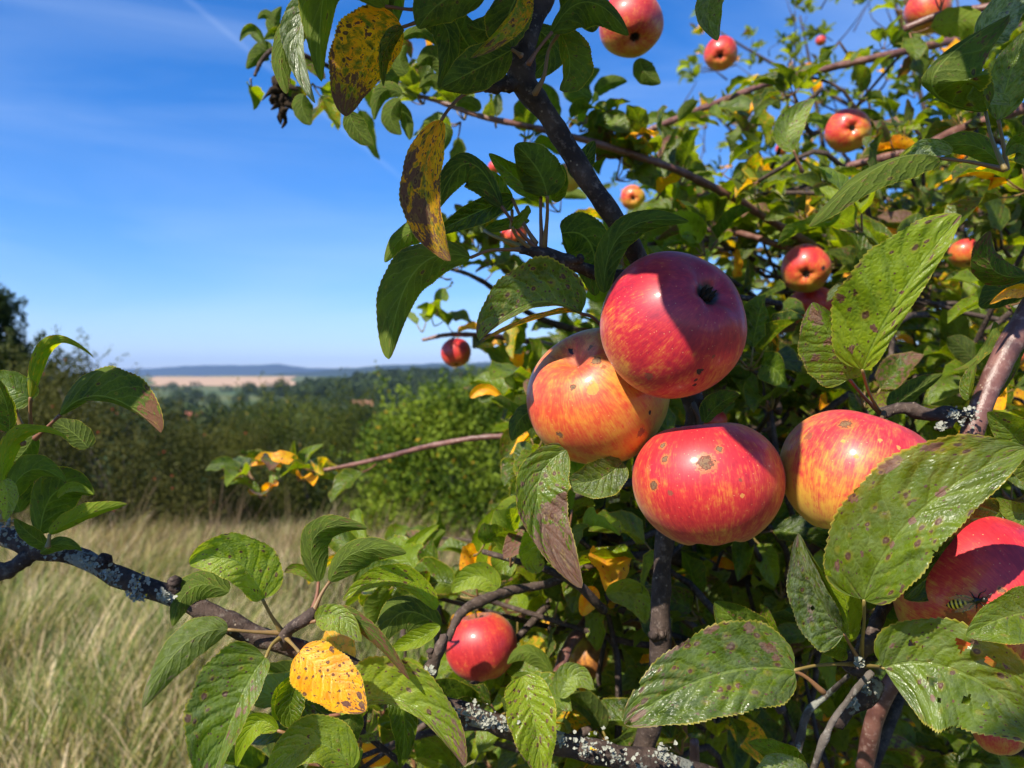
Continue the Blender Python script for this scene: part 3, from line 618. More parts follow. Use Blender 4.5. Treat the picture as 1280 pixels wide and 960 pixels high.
tag(mesh_obj('seeding_grass', V, Fc, M_GRASS, None, {'tint': C}), 'band of tall reddish brown seeding grass at the foot of the bushes', 'grass', kind='stuff')
# ------------------------------------------------------------------ apple leaf geometry
def leaf_geo(B, M, T, wl, wr, nrm, nu=24, nv=8, fold=.25, curl=.5, curlR=None, foldR=None, twist=0., wave=.06, pucker=.0, teeth=.026, par=(0, .2, .1), par2=(.5, 0, .3), seed=0., shape=.5, holes=None, blots=()):
    """midrib from B through M to T; wl, wr half widths (m) left / right of travel seen from the top face; nrm: direction of top face"""
    B, M, T = (np.asarray(q, float) for q in (B, M, T)); Cc = 2 * M - (B + T) / 2
    u = np.linspace(0, 1, nu + 1); U = u[:, None]
    C = (1 - U) ** 2 * B + 2 * U * (1 - U) * Cc + U * U * T
    t = unit(2 * (1 - U) * (Cc - B) + 2 * U * (T - Cc))
    nrm = np.asarray(nrm, float)
    if nrm.ndim == 1: nrm = np.repeat(nrm[None], nu + 1, 0)
    nn = unit(nrm - t * np.sum(nrm * t, 1, keepdims=True)); b = np.cross(nn, t)
    if twist:
        a = (twist * (u - .5))[:, None]; nn, b = nn * np.cos(a) + b * np.sin(a), b * np.cos(a) - nn * np.sin(a)
    L = np.linalg.norm(T - B)
    f = np.sin(np.pi * u ** (.78 + .3 * (shape - .5))) ** .54
    f = f * (1 - .22 * u ** 6); f[0] = .05; f[-1] = .0; f = f / f.max()
    f = np.maximum(f, .012)
    v = np.linspace(-1, 1, 2 * (nv // 2) + 1)
    V = np.zeros((nu + 1, len(v), 3))
    rs = np.random.default_rng(int(seed * 1e6) % 99991)
    ph = rs.uniform(0, 6.28, 6)
    for j, vv in enumerate(v):
        left = vv >= 0; hw = (wl if left else wr) * f; a = abs(vv)
        fo = fold if left or foldR is None else foldR; cu = curl if left or curlR is None else curlR
        if a > .99 and teeth:
            k = u * (31 + 3 * np.sin(ph[3])) + ph[4] + (.3 if left else 0); hw = hw * (1 + teeth * (1 - 2 * (k % 1.0)) + .04 * np.sin(u * 9 + ph[0] + (2 if left else 0)) + .03 * np.sin(u * 23 + ph[1]))
        w_ = hw
        k = cu if abs(cu) > 1e-3 else 1e-3
        lat = w_ * (np.sin(fo + k * a) - math.sin(fo)) / k; up = w_ * (math.cos(fo) - np.cos(fo + k * a)) / k
        # note: sin/cos integrals of the bending angle
        sg = 1 if left else -1
        # undulating margin and puckers between the side veins
        du = wave * max(wl, wr) * a * a * (np.sin(u * 8.5 + ph[0] + sg) + .6 * np.sin(u * 17 + ph[1] * sg)) * np.sin(np.pi * u) ** .5
        if pucker: du = du + pucker * max(wl, wr) * np.abs(np.sin(np.pi * (u * 8 - 2.1 * a ** .85 + .45 * left + .25 * np.sin(u * 11 + ph[2] + sg) + .2 * np.sin(u * 5 + ph[5])))) * (.55 + .45 * np.sin(u * 13 + ph[4] + a * 3 * sg)) * math.sin(np.pi * min(1, a * .85 + .06)) * np.sin(np.pi * u) ** .5
        V[:, j] = C + b * (sg * lat)[:, None] + nn * (up + du)[:, None]
    ncol = len(v); V = V.reshape(-1, 3)
    i, j = np.meshgrid(np.arange(nu), np.arange(ncol - 1), indexing='ij'); i = i.ravel(); j = j.ravel()
    Fc = np.stack([i * ncol + j, (i + 1) * ncol + j, (i + 1) * ncol + j + 1, i * ncol + j + 1], 1)
    uv = np.stack([np.repeat(u, ncol), np.tile(v * .5 + .5, nu + 1)], 1)
    if holes:
        fc = uv[Fc].mean(1); keep = np.ones(len(Fc), bool)
        for (hu, hv, ru, rv) in holes:
            an = np.arctan2((fc[:, 1] * 2 - 1 - hv) / rv, (fc[:, 0] - hu) / ru)
            keep &= ((fc[:, 0] - hu) / ru) ** 2 + ((fc[:, 1] * 2 - 1 - hv) / rv) ** 2 > (1 + .25 * np.sin(an * 3 + hu * 40)) ** 2
        Fc = Fc[keep]
    n = len(V); bl = np.zeros(n)
    for (bu, bv, br) in blots: bl = np.maximum(bl, np.exp(-(((uv[:, 0] - bu) * 1.7 / br) ** 2 + ((uv[:, 1] * 2 - 1 - bv) * .55 / br) ** 2)))
    return V, Fc, {'par': np.tile(np.array([[par[0], par[1], par[2], seed]]), (n, 1)), 'par2': np.hstack([np.tile(np.array([[par2[0], par2[1], par2[2]]]), (n, 1)), bl[:, None]])}, uv

def view_normal(B, T, roll):
    "normal facing the camera, rolled about the leaf axis by roll degrees"
    t = unit(np.asarray(T) - np.asarray(B)); m = (np.asarray(T) + np.asarray(B)) / 2; n = CAM - m; n = unit(n - t * (n @ t)); b = np.cross(n, t)
    a = R(roll); return n * math.cos(a) + b * math.sin(a)

# places that must stay sunlit: (point, radius) -- foliage that would shade them is thinned out
LIT = []
def shades(p, rad=.03):
    for q, r_ in LIT:
        w = p - q; s = w @ SUNn
        if s > 0 and np.linalg.norm(w - s * SUNn) < r_ + rad: return True
    return False
# ------------------------------------------------------------------ hanging apples
APX = []
def apple(label, cx, cy, rp, d, cal, asp=.88, blush=None, bias=.35, stem=True, lobes=.012, spots=(), seed=0., russet=0., detail=64, hollow=.30, cavity=.30, stalk_to=None, cut=None, group=None, **kw):
    """centre pixel cx, cy; radius rp px; depth d; cal = (right, up, towards camera) direction of the calyx end"""
    c = P(cx, cy, d); Rr = rp * d / F
    ax = Dv(*cal)                                        # local -Z points along ax
    zl = Vector(-ax); q = zl.to_track_quat('Z', 'Y'); Rm = q.to_matrix()
    t = tag(empty('apple', c), label, 'apple', group); APX.append((cx, cy, rp, d))
    nt, ns = detail // 2, detail
    th = np.linspace(0, np.pi, nt + 1)[1:-1]; V = []
    r_ = np.random.default_rng(int(seed * 100) + 3); ph = r_.uniform(0, 6.28, 5)
    for a in [1e-3] + list(th) + [math.pi - 1e-3]:
        rad = math.sin(a) ** .93 * (1 + .045 * math.cos(a)); z = asp * math.cos(a)
        z -= (cavity * math.exp(-(rad / .24) ** 1.6) if a < 1.57 else 0); z += (hollow * math.exp(-(rad / .22) ** 1.7) if a >= 1.57 else 0)
        l = np.arange(ns) * 2 * np.pi / ns
        m = 1 + lobes * np.cos(5 * l + ph[0]) * (.5 - .5 * math.cos(a)) * 2 + .012 * np.cos(2 * l + ph[1]) + .012 * np.cos(3 * l + ph[2]) * math.sin(a)
        zz = z + .018 * np.cos(l + ph[3]) * rad + .02 * np.cos(5 * l + ph[0]) * max(0, -math.cos(a)) * math.exp(-((rad - .35) / .2) ** 2)
        V.append(np.stack([np.cos(l) * rad * m, np.sin(l) * rad * m, zz], 1) * Rr)
    n = len(V); V = np.concatenate(V)
    i, j = np.meshgrid(np.arange(n - 1), np.arange(ns), indexing='ij'); i = i.ravel(); j = j.ravel(); j2 = (j + 1) % ns
    Fc = np.stack([i * ns + j, (i + 1) * ns + j, (i + 1) * ns + j2, i * ns + j2], 1)
    RmI = Rm.transposed()
    def loc(v): return tuple(RmI @ Vector(Dv(*v)))
    bl = loc(blush if blush else (-.35, .75, .4))
    sp = []
    for (sx, sy, sr, kind) in spots:                     # spots given by the pixel where they sit
        o = np.array(CAM); dr = unit(P(sx, sy, 1.0) - o); oc = o - c; bq = oc @ dr; disc = bq * bq - (oc @ oc - Rr * Rr)
        s = -bq - math.sqrt(max(disc, 0)); pt = unit(o + dr * s - c); sp.append((tuple(RmI @ Vector(pt)), sr / rp, kind))
    m = apple_material('apple_skin', Rr, bl, bias, spots=sp, russet=russet, seed=seed, **kw)
    body = mesh_obj('fruit', V, Fc, m, None); body.parent = t; body.rotation_euler = q.to_euler()
    # dried calyx
    g = Geo(); zb = -asp + hollow * .93
    for k in range(6 if detail > 30 else 4):
        a = k * 6.283 / 6 + r_.uniform(-.3, .3); e = np.array([math.cos(a), math.sin(a), 0]); s = r_.uniform(.05, .09)
        pts = np.array([e * .02 + [0, 0, zb + .03], e * (.02 + s * .7) + [0, 0, zb - .07], e * (.03 + s * r_.uniform(.3, 1.1)) + [0, 0, zb - .17]]) * Rr
        g.add(*tube_geo(pts, [.028 * Rr, .035 * Rr, .006 * Rr], 6, 5, .3, k))
    cal_o = g.build('calyx', M_CALYX); cal_o.parent = t; cal_o.rotation_euler = q.to_euler()
    if stem:
        g = Geo(); top = asp - cavity; 
        if stalk_to is not None:
            wl_ = RmI @ Vector(P(*stalk_to) - c); e = np.array(wl_)
            pts = [np.array([0, 0, top - .05]) * Rr, np.array([0, 0, asp + .02]) * Rr, e]
        else: pts = np.array([[0, 0, top - .05], [.03, .02, asp - .05], [.10, .05, asp + .28]]) * Rr
        g.add(*tube_geo(pts, [.035 * Rr, .03 * Rr, .042 * Rr], 9, 7, .1, 1))
        so = g.build('stalk', M_STALK); so.parent = t; so.rotation_euler = q.to_euler()
    return t, c, Rr

G_AP = 'apples hanging from the tree'
A1 = apple('deep red apple with black calyx hole, the topmost of the front cluster, half in shadow', 841, 406, 91, .373, (.38, .42, .80), .96, (.25, .6, .5), .72, seed=1.3, hollow=.26, detail=96, stem=False,
      spots=[(874, 464, 5, 'dark'), (870, 475, 3.4, 'dark'), (868, 481, 3, 'dark'), (893, 446, 3, 'brown'), (812, 470, 6, 'brown')], red=(.47, .014, .028), deep=(.24, .004, .024), group=G_AP)
A2 = apple('yellow orange apple with fine red streaks, leftmost of the front cluster', 748, 497, 88, .424, (.45, -.62, -.50), .93, (-.55, .15, .7), .25, seed=2.1, detail=96,
      spots=[(745, 447, 8, 'scab'), (715, 484, 4.5, 'scab'), (736, 423, 4, 'scab'), (802, 541, 7, 'brown'), (814, 516, 3, 'dark'), (700, 543, 5, 'scab'), (741, 486, 8, 'pale'), (705, 425, 4, 'dark'), (755, 457, 3.5, 'brown')], yellow=(.66, .38, .035), red=(.60, .06, .022), stem=False, group=G_AP)
A3 = apple('red and yellow apple with brown scab rings, lowest of the front cluster', 884, 604, 93, .386, (.10, -.96, .12), .86, (-.35, .5, .75), .50, seed=3.7, detail=96, russet=.3,
      spots=[(882, 579, 10, 'scab'), (827, 556, 5, 'scab'), (831, 574, 5, 'scab'), (817, 607, 6.5, 'scab'), (899, 561, 4.5, 'scab'), (838, 616, 3.5, 'brown'), (928, 620, 3, 'pale'), (925, 600, 2.5, 'brown')], yellow=(.68, .38, .04), red=(.52, .020, .026), stalk_to=(867, 505, .425), group=G_AP)
A4 = apple('pinkish red and yellow apple partly behind the large serrated leaf', 1075, 598, 97, .380, (-.35, -.90, .05), .85, (.45, .75, .45), .45, seed=4.4, detail=96,
      spots=[(1057, 529, 8, 'scab'), (1054, 552, 2.8, 'pale'), (1100, 550, 2.8, 'pale'), (1124, 559, 2.8, 'pale'), (1010, 545, 7, 'brown'), (1070, 571, 3, 'pale')], yellow=(.70, .40, .05), red=(.53, .03, .04), stalk_to=(1105, 515, .44), group=G_AP)
A5 = apple('dark red apple at the right edge with a wasp feeding on it', 1232, 748, 104, .40, (.10, -.15, .95), .92, (.3, .8, .4), .62, seed=5.2, detail=80,
      spots=[(1253, 737, 4, 'scab'), (1262, 740, 3, 'pale'), (1195, 775, 14, 'brown')], red=(.54, .02, .026), group=G_AP)
apple('red orange apple hidden under the perforated leaf at the bottom right', 1248, 915, 30, .45, (0, -.9, .2), .9, None, .4, seed=6.1, group=G_AP)
apple('bright pink red apple among the lower leaves beside a lichened spur', 601, 808, 45, .66, (.15, -.95, .1), .93, (-.2, .2, .9), .62, seed=7.2, detail=64, stalk_to=(597, 762, .66), russet=.3, red=(.50, .03, .03), group=G_AP)
apple('large pink red apple cut by the top edge of the picture', 789, 31, 40, .72, (.05, -.72, .55), .92, (-.1, .6, .6), .55, seed=8.3, group=G_AP, red=(.50, .03, .03))
apple('small red apple against the blue sky below the hanging spotted leaf', 901, 67, 20.5, 1.30, (-.25, -.5, .75), .92, None, .6, seed=9.1, detail=40, group=G_AP)
apple('orange red apple with dark calyx in the upper right leaves', 1060, 163, 27, 1.05, (-.15, -.15, .95), .86, (-.6, .4, .5), .36, seed=10.4, detail=48, group=G_AP)
apple('orange red apple with two dark pits right of the topmost front apple', 1007, 336, 30, .95, (-.30, -.40, .85), .93, None, .48, seed=11.7, detail=48, spots=[(1030, 335, 3.5, 'dark')], group=G_AP)
apple('shaded dark red apple just below the one with two dark pits', 1016, 384, 29, .99, (0, -.9, .2), .9, None, .7, seed=12.2, detail=40, group=G_AP)
apple('small red apple with yellow base near the right edge', 1206, 317, 19, 1.35, (.1, -.8, .3), .9, (-.1, .8, .4), .42, seed=13.9, detail=40, group=G_AP)
apple('red apple behind a twig at the upper right edge of the picture', 1160, 14, 27, 1.02, (.3, -.7, .4), .95, None, .5, seed=14.6, detail=40, group=G_AP)
apple('pale yellow pink apple right of the dark branch', 791, 247, 15.5, 1.45, (-.1, -.3, .9), .92, (-.6, .3, .5), .18, seed=15.5, detail=32, group=G_AP)
apple('small red apple behind the leaf stalks above the spotted leaf', 643, 295, 17, .98, (.3, -.6, .5), .92, None, .52, seed=16.3, detail=32, group=G_AP)
apple('yellow apple half hidden behind the dark branch', 710, 222, 18, .95, (-.2, -.8, .3), 1.0, (-.5, .3, .5), -.12, seed=17.8, detail=32, group=G_AP)
apple('small red apple hanging alone in front of the pale horizon', 570, 441, 19, 1.15, (.1, -.85, .3), .95, None, .72, seed=18.1, detail=40, group=G_AP)
apple('tiny red apple behind the bright leaf at the top left of the spur', 619, 209, 9, 1.45, (0, -.9, .2), .9, None, .6, seed=19.1, detail=24, group=G_AP)
apple('red apple glimpsed behind the gap between the front apples', 892, 527, 17, .72, (0, -.9, .2), .9, None, .6, seed=20.2, detail=32, group=G_AP)
apple('rotting brown and orange apple deep in the lower leaves', 733, 822, 27, .95, (0, -.9, .2), .95, (.3, -.2, .9), .15, seed=21.3, detail=32, red=(.14, .05, .02), deep=(.05, .03, .02), group=G_AP)
apple('very small far red apple high in the gap of sky', 1026, 51, 6.5, 3.6, (0, -.9, .2), .9, None, .6, seed=22.4, detail=20, group=G_AP)
apple('tiny red apple beside the curled brown leaf at upper right', 977, 187, 8, 2.6, (0, -.9, .2), .9, None, .6, seed=23.5, detail=20, group=G_AP)
apple('small red apple peeping out behind the red shoot', 1268, 445, 13, .9, (0, -.9, .2), .9, None, .55, seed=24.5, detail=24, group=G_AP)

for (x, y, d, rr) in [(800, 400, .345, .030), (730, 480, .39, .030), (860, 600, .37, .032), (925, 620, .37, .02), (1040, 570, .37, .028), (1110, 540, .37, .022), (1120, 380, .36, .04), (1150, 650, .34, .065), (890, 850, .37, .045), (1190, 850, .36, .05), (1010, 730, .36, .02), (660, 385, .42, .01),
                      (290, 715, .4, .025), (290, 890, .37, .04), (410, 845, .37, .03), (600, 800, .62, .03), (665, 900, .42, .03), (520, 905, .38, .015), (700, 640, .41, .03), (790, 20, .68, .03), (72, 440, .385, .004), (45, 550, .38, .004), (125, 638, .38, .004), (220, 820, .38, .02), (1240, 470, .4, .02), (385, 90, .365, .012), (1060, 163, 1.0, .03), (1007, 336, .9, .03)]:
    LIT.append((P(x, y, d), rr))

# ------------------------------------------------------------------ the near apple tree
TREE = tag(empty('apple_tree', (2.4, 2.3, float(ground(2.4, 2.3)))), 'apple tree whose lichened branches, spotted leaves and fruit fill the foreground', 'tree')
TB = world_loc(TREE)
def branch(pts, rad, mat, d=None, name='branch', label=None, n=None, seg=12, rough=.10, seed=0, parent=None):
    """pts px tuples (x, y, d); rad: list of px half-widths"""
    W = [P(*p) for p in pts]; ds = np.array([p[2] for p in pts]); rr = [r_ * dd / F for r_, dd in zip(rad, np.interp(np.linspace(0, 1, len(rad)), np.linspace(0, 1, len(ds)), ds))]
    L = sum(np.linalg.norm(np.array(W[i + 1]) - W[i]) for i in range(len(W) - 1))
    n = n or max(8, int(L / (max(rr) * .55 + .0015)))
    g = Geo(); g.add(*tube_geo(W, rr, min(n, 160), seg, rough, seed))
    o = g.build(name, mat, parent or TREE)
    if label: o['label'] = label
    return o
def lichen_patch(pts, n, size, parent, seed):
    "ruffled crust of small irregular flakes over the given (x, y, d, spread px) places"
    r = np.random.default_rng(seed); g = Geo()
    for _ in range(n):
        x, y, d, sp = pts[r.integers(len(pts))]; c = P(x + r.normal() * sp * .55, y + r.normal() * sp * .42, d + r.uniform(-.0015, .0015)); s = size * r.uniform(.4, 1.2)
        nrm = unit(unit(CAM - c) * .7 + np.array([0, -.2, .5]) + r.normal(size=3) * .7); a = unit(np.cross(nrm, r.normal(size=3))); b_ = np.cross(nrm, a)
        k = 9; th = np.arange(k) * 6.283 / k; rad = s * (.55 + .45 * r.uniform(size=k)); up = s * r.uniform(-.1, .55, k)
        V = np.vstack([c[None], c + np.outer(np.cos(th) * rad, a) + np.outer(np.sin(th) * rad, b_) + np.outer(up, nrm)])
        t = np.stack([np.zeros(k, int), 1 + np.arange(k), 1 + (np.arange(k) + 1) % k], 1); g.add(V, t)
    return g.build('lichen', M_LICH, parent)
def spur(pts, rad, parent, mat=None, seed=0):
    return branch(pts, rad, mat or M_BARK, name='spur', parent=parent, seg=9, rough=.28, seed=seed, n=16)

B_main = branch([(700, -60, .40), (675, 0, .395), (653, 55, .39), (655, 102, .39), (690, 152, .392), (722, 205, .395), (760, 262, .40), (792, 312, .415), (832, 400, .445), (860, 480, .455), (868, 530, .455), (846, 610, .46), (829, 690, .455), (826, 760, .455), (824, 830, .46), (815, 900, .47), (800, 950, .475), (790, 1010, .48)],
                [15, 16, 18, 17, 13, 13, 13, 12, 12, 13, 12, 12, 12, 12, 13, 13, 13, 13], M_BARK, label='dark branch running down behind the front apples', seed=1)
spur([(655, 105, .39), (632, 106, .385), (607, 112, .38)], [9, 9, 6], B_main, seed=2)
spur([(868, 505, .455), (882, 508, .45), (884, 522, .448)], [6, 8, 4], B_main, seed=3)
spur([(828, 790, .455), (816, 795, .45)], [8, 7], B_main, seed=4)
B2 = branch([(792, 345, .43), (757, 345, .425), (725, 333, .42), (700, 322, .415), (675, 316, .41), (650, 312, .41)], [8, 9, 9, 8, 8, 5], M_BARK, label='short dark fruiting spur above the spotted leaf', rough=.25, seed=5)
spur([(700, 322, .415), (722, 325, .412), (727, 320, .41)], [5, 5, 4], B2, seed=6)
B3 = branch([(1330, 330, .42), (1282, 398, .415), (1243, 470, .41), (1217, 535, .405), (1204, 590, .41), (1190, 680, .44), (1150, 800, .47), (1100, 880, .48), (1080, 960, .5)], [15, 15, 14, 13, 13, 12, 12, 11, 11], M_SHOOT, label='smooth red brown branch entering at the right edge', rough=.05, seed=7)
s3 = spur([(1215, 522, .405), (1190, 518, .405), (1160, 518, .41), (1130, 510, .415), (1100, 518, .42)], [8, 9, 8, 9, 7], B3, seed=8)
spur([(1195, 520, .405), (1186, 530, .40), (1172, 536, .40)], [5, 5, 4], B3, seed=9)
lichen_patch([(1213, 520, .392, 14), (1190, 517, .395, 8), (1177, 533, .392, 6)], 110, .0013, B3, 3)
B4 = branch([(-60, 640, .43), (-5, 665, .42), (40, 685, .415), (100, 697, .41), (150, 722, .405), (215, 745, .40), (262, 766, .40), (310, 790, .40), (352, 806, .40), (410, 822, .405), (462, 843, .41), (520, 872, .42), (585, 892, .425), (640, 912, .43), (700, 930, .435), (770, 945, .44), (850, 962, .45), (960, 1000, .48)],
                [11, 11, 12, 12, 12, 12, 13, 13, 12, 11, 11, 12, 12, 13, 14, 15, 15, 15], M_BARKL, label='thick lichen covered branch crossing the bottom left', rough=.13, seed=10)
spur([(45, 690, .415), (10, 712, .41), (-30, 730, .405)], [11, 10, 8], B4, M_BARKL, 11)
spur([(132, 708, .405), (130, 700, .40), (134, 697, .40)], [10, 9, 6], B4, M_BARKL, 12)
spur([(222, 748, .40), (219, 734, .397), (219, 723, .396)], [9, 7, 8], B4, M_BARK, 13)
lichen_patch([(60, 688, .402, 12), (115, 705, .398, 12), (140, 718, .393, 14), (168, 732, .39, 16), (172, 745, .392, 8), (205, 745, .388, 9), (30, 672, .40, 12), (5, 655, .405, 12)], 300, .0013, B4, 5)
lichen_patch([(590, 890, .41, 14), (612, 900, .412, 12), (632, 905, .415, 10), (735, 932, .42, 20), (770, 945, .422, 16), (830, 945, .43, 15), (700, 925, .42, 8)], 380, .0015, B4, 6)
s5 = spur([(530, 872, .42), (534, 850, .415), (545, 822, .41), (556, 795, .41)], [8, 8, 8, 6], B4, M_BARK, 14)
spur([(542, 830, .412), (537, 812, .41)], [5, 4], B4, M_BARK, 15)
lichen_patch([(538, 838, .403, 5)], 14, .0018, B4, 8)
# twig rising from the branch to the leaf rosettes
B5 = branch([(352, 806, .40), (356, 795, .395), (362, 786, .392), (376, 778, .39), (388, 770, .388), (391, 762, .388)], [9, 8, 8, 8, 8, 6], M_BARK, name='twig', rough=.25, seed=16)
B6 = branch([(560, 800, .56), (575, 768, .57), (600, 752, .58), (640, 738, .6), (690, 728, .62), (760, 700, .66), (840, 690, .75)], [4, 6, 7, 6, 5, 5, 6], M_BARK, label='dark twig above the pink apple', seed=17)
B7 = branch([(690, 860, .62), (700, 835, .64), (712, 805, .66), (735, 778, .7), (760, 735, .74)], [6, 7, 7, 9, 9], M_SHOOT, name='twig', seed=18)
B8 = branch([(730, 660, .78), (775, 672, .8), (830, 690, .85), (890, 712, .9), (960, 735, .95), (1060, 760, 1.05)], [8, 9, 11, 11, 10, 10], M_BARKL, label='lichened branch behind the vertical branch', seed=19)
branch([(1080, 835, .40), (1060, 835, .40), (1075, 815, .40), (1088, 800, .405), (1098, 770, .42), (1120, 740, .44)], [10, 8, 9, 9, 8, 8], M_BARK, label='knobbly spur carrying the lower right leaves', rough=.3, seed=20)
hub_o = branch([(1095, 850, .41), (1085, 868, .41), (1062, 885, .405), (1045, 905, .40)], [11, 11, 10, 8], M_BARKL, name='spur', rough=.3, seed=21)
lichen_patch([(1082, 862, .398, 9), (1068, 880, .395, 7), (1075, 830, .39, 5)], 60, .0019, hub_o, 9)
branch([(1090, 840, .39), (1070, 862, .385), (1042, 900, .383), (1028, 930, .383), (1015, 965, .385)], [4, 4, 4, 5, 4], M_TRUNK, name='twig', rough=.2, seed=22)
branch([(1060, 845, .42), (1035, 868, .45), (1010, 890, .45), (1000, 925, .45), (985, 990, .45)], [2.5, 4, 5, 5], M_TRUNK, name='twig', seed=23)
branch([(868, 925, .52), (868, 990, .52)], [6, 6], M_SHOOT, name='twig', seed=24)
# further branches
FAR_BR = []
def fb(pts, rad, mat, **k):
    o = branch(pts, rad, mat, **k); FAR_BR.append([P(*p) for p in pts]); return o
fb([(455, 105, .95), (500, 116, .92), (540, 124, .9), (600, 145, .88), (660, 158, .88), (720, 172, .9), (787, 192, .92), (852, 215, .95), (925, 252, 1.0), (968, 279, 1.05), (1040, 320, 1.15), (1150, 380, 1.3)], [2, 2.5, 3, 3.5, 4, 4, 4.5, 5, 5, 5, 6, 8], M_SHOOT, label='long reddish twig slanting across the sky behind the dark branch', seed=30)
fb([(770, 180, 1.25), (805, 165, 1.25), (830, 155, 1.25), (900, 127, 1.27), (968, 102, 1.3), (1050, 82, 1.3), (1140, 62, 1.3), (1280, 30, 1.4)], [2, 3, 4, 4, 4, 4.5, 5, 5], M_SHOOT, label='reddish branch rising through the upper right leaves', seed=31)
fb([(1060, 208, 1.0), (1070, 205, 1.0), (1145, 187, .95), (1188, 167, .95), (1240, 148, .95), (1330, 120, .95)], [3, 5, 6, 6, 7, 8], M_SHOOT, seed=32)
fb([(1130, 36, .95), (1180, 18, .93), (1275, 3, .9), (1340, -10, .9)], [4, 5, 5, 6], M_SHOOT, seed=33)
fb([(860, 286, 1.1), (925, 292, 1.1), (985, 310, 1.1), (1060, 330, 1.2)], [3, 4, 4, 5], M_SHOOT, seed=34)
fb([(1125, 372, 1.6), (1160, 402, 1.6), (1214, 437, 1.6), (1300, 470, 1.7)], [7, 9, 10, 11], M_BARKL, label='pale lichened branch deep in the crown at right', seed=35)
fb([(960, 450, 1.7), (1040, 440, 1.7), (1130, 400, 1.7), (1220, 330, 1.8), (1300, 300, 1.8)], [5, 7, 8, 9, 9], M_BARKL, seed=36)
fb([(700, 545, .95), (650, 545, .95), (600, 547, .95), (540, 557, .97), (480, 572, 1.0), (430, 583, 1.02), (390, 590, 1.03)], [5, 4, 3.5, 3.5, 3, 2.5, 2], M_SHOOT, label='reddish twig reaching left in front of the bushes', seed=37)
fb([(900, 520, 1.3), (990, 560, 1.35), (1100, 600, 1.4), (1300, 640, 1.6)], [6, 7, 9, 12], M_BARKL, seed=38)
fb([(560, 335, 1.0), (600, 350, 1.0), (680, 400, 1.1), (800, 430, 1.2), (950, 460, 1.4), (1200, 560, 1.9)], [2, 3, 4, 6, 8, 10], M_BARK, seed=39)
fb([(528, 425, 1.15), (570, 418, 1.15), (650, 425, 1.2), (760, 450, 1.3)], [2, 3, 4, 5], M_SHOOT, name='twig', seed=40)
fb([(318, 95, .80), (330, 72, .8), (352, 60, .8), (400, 78, .82), (455, 105, .95)], [2, 3, 3, 3, 3], M_BARK, name='twig', seed=41)
# trunk and limbs, deep behind the leaves on the right
tr = Geo(); tb = np.array(TB)
tr.add(*tube_geo([tb + [0, 0, -.2], tb + [-.05, .05, .5], tb + [.05, 0, 1.0], tb + [0, .1, 1.5]], [.17, .125, .11, .10], 26, 16, .12, 3)); tr.build('trunk', M_BARKL, TREE)
fork = tb + [0, .1, 1.45]
rb = np.random.default_rng(77)
for i, tg in enumerate([P(1180, 420, 1.7), P(1040, 320, 1.2), P(1300, 560, 1.7), P(1280, 60, 1.3), P(960, 735, 1.0), P(1150, 640, 1.5), P(1330, 260, .9), P(1500, 100, 1.3), P(1000, 600, 2.4), P(900, 400, 2.4), P(1330, -240, 1.3), P(1400, 850, 1.0), P(1080, 980, .7)]):
    m1 = (fork + tg) / 2 + rb.normal(size=3) * .10 + [0, 0, .12]; g = Geo(); a = fork + rb.normal(size=3) * .03 + [0, 0, -.25 * rb.uniform()]
    r0 = .030 * rb.uniform(.8, 1.2)
    g.add(*tube_geo([a, (a + m1) / 2 + rb.normal(size=3) * .04, m1, (m1 + tg) / 2 + rb.normal(size=3) * .05, tg], [r0, r0 * .7, r0 * .5, r0 * .35, .006], 40, 10, .1, i)); g.build('branch', M_BARKL if i % 2 else M_BARK, TREE)
    FAR_BR.append([a, m1, tg])

# ------------------------------------------------------------------ traced leaves
HERO = []
def H(pts, d, sl, sr, roll=0, y=.05, s=.3, b=.1, tone=.5, grey_sheen=0., tip=.3, pet=None, pd=None, label=None, **kw):
    """pts: base, middle, tip pixels; d: depth or 3 depths; sl/sr: half-widths px left/right of travel as seen; pet: further stalk pixels"""
    if not isinstance(d, (tuple, list)): d = (d, d, d)
    HERO.append(dict(pts=pts, d=d, sl=sl, sr=sr, roll=roll, par=(y, s, b), par2=(tone, grey_sheen, tip), pet=pet, pd=pd, label=label, kw=kw))
U = 180
# top left group
H([(482, 8), (415, -28), (402, 102)], (.36, .355, .35), 22, 30, 190, .10, .15, .05, .75, pet=[(515, 12), (530, 8)], curl=.3, tip=.1)
H([(408, -8), (372, 42), (394, 129)], (.37, .365, .36), 14, 20, -25, .02, .3, .05, .3, .75, curl=.7)
H([(408, -12), (357, 45), (358, 117)], (.372, .37, .365), 18, 14, 165, .30, .3, .10, .45, curl=.5)
H([(503, 34), (462, 70), (431, 145)], (.37, .365, .355), 26, 42, 192, .72, .5, .38, .35, pet=[(515, 30), (530, 24)], label='rusty orange and brown leaf lit from behind', fold=.15, curl=.35, tip=.6)  # its backlit orange glow is painted as yellowing over the rust
H([(504, 36), (482, 62), (479, 108)], (.368, .36, .352), 10, 13, 10, .45, .3, .1, .3, curl=.8)
H([(520, 18), (560, 40), (548, 110)], .42, 14, 18, U, .0, .1, .1, .2)
H([(552, 150), (532, 238), (563, 326)], (.37, .36, .355), 17, 30, 180, .78, .9, .48, .4, pet=[(562, 135), (580, 118), (606, 110)], pd=.38, label='long folded leaf, rust brown with dark blotches', fold=.15, curl=.5, tip=.3, blots=[(.3, .8, .12), (.5, .9, .12), (.62, .3, .15), (.4, .4, .1)])
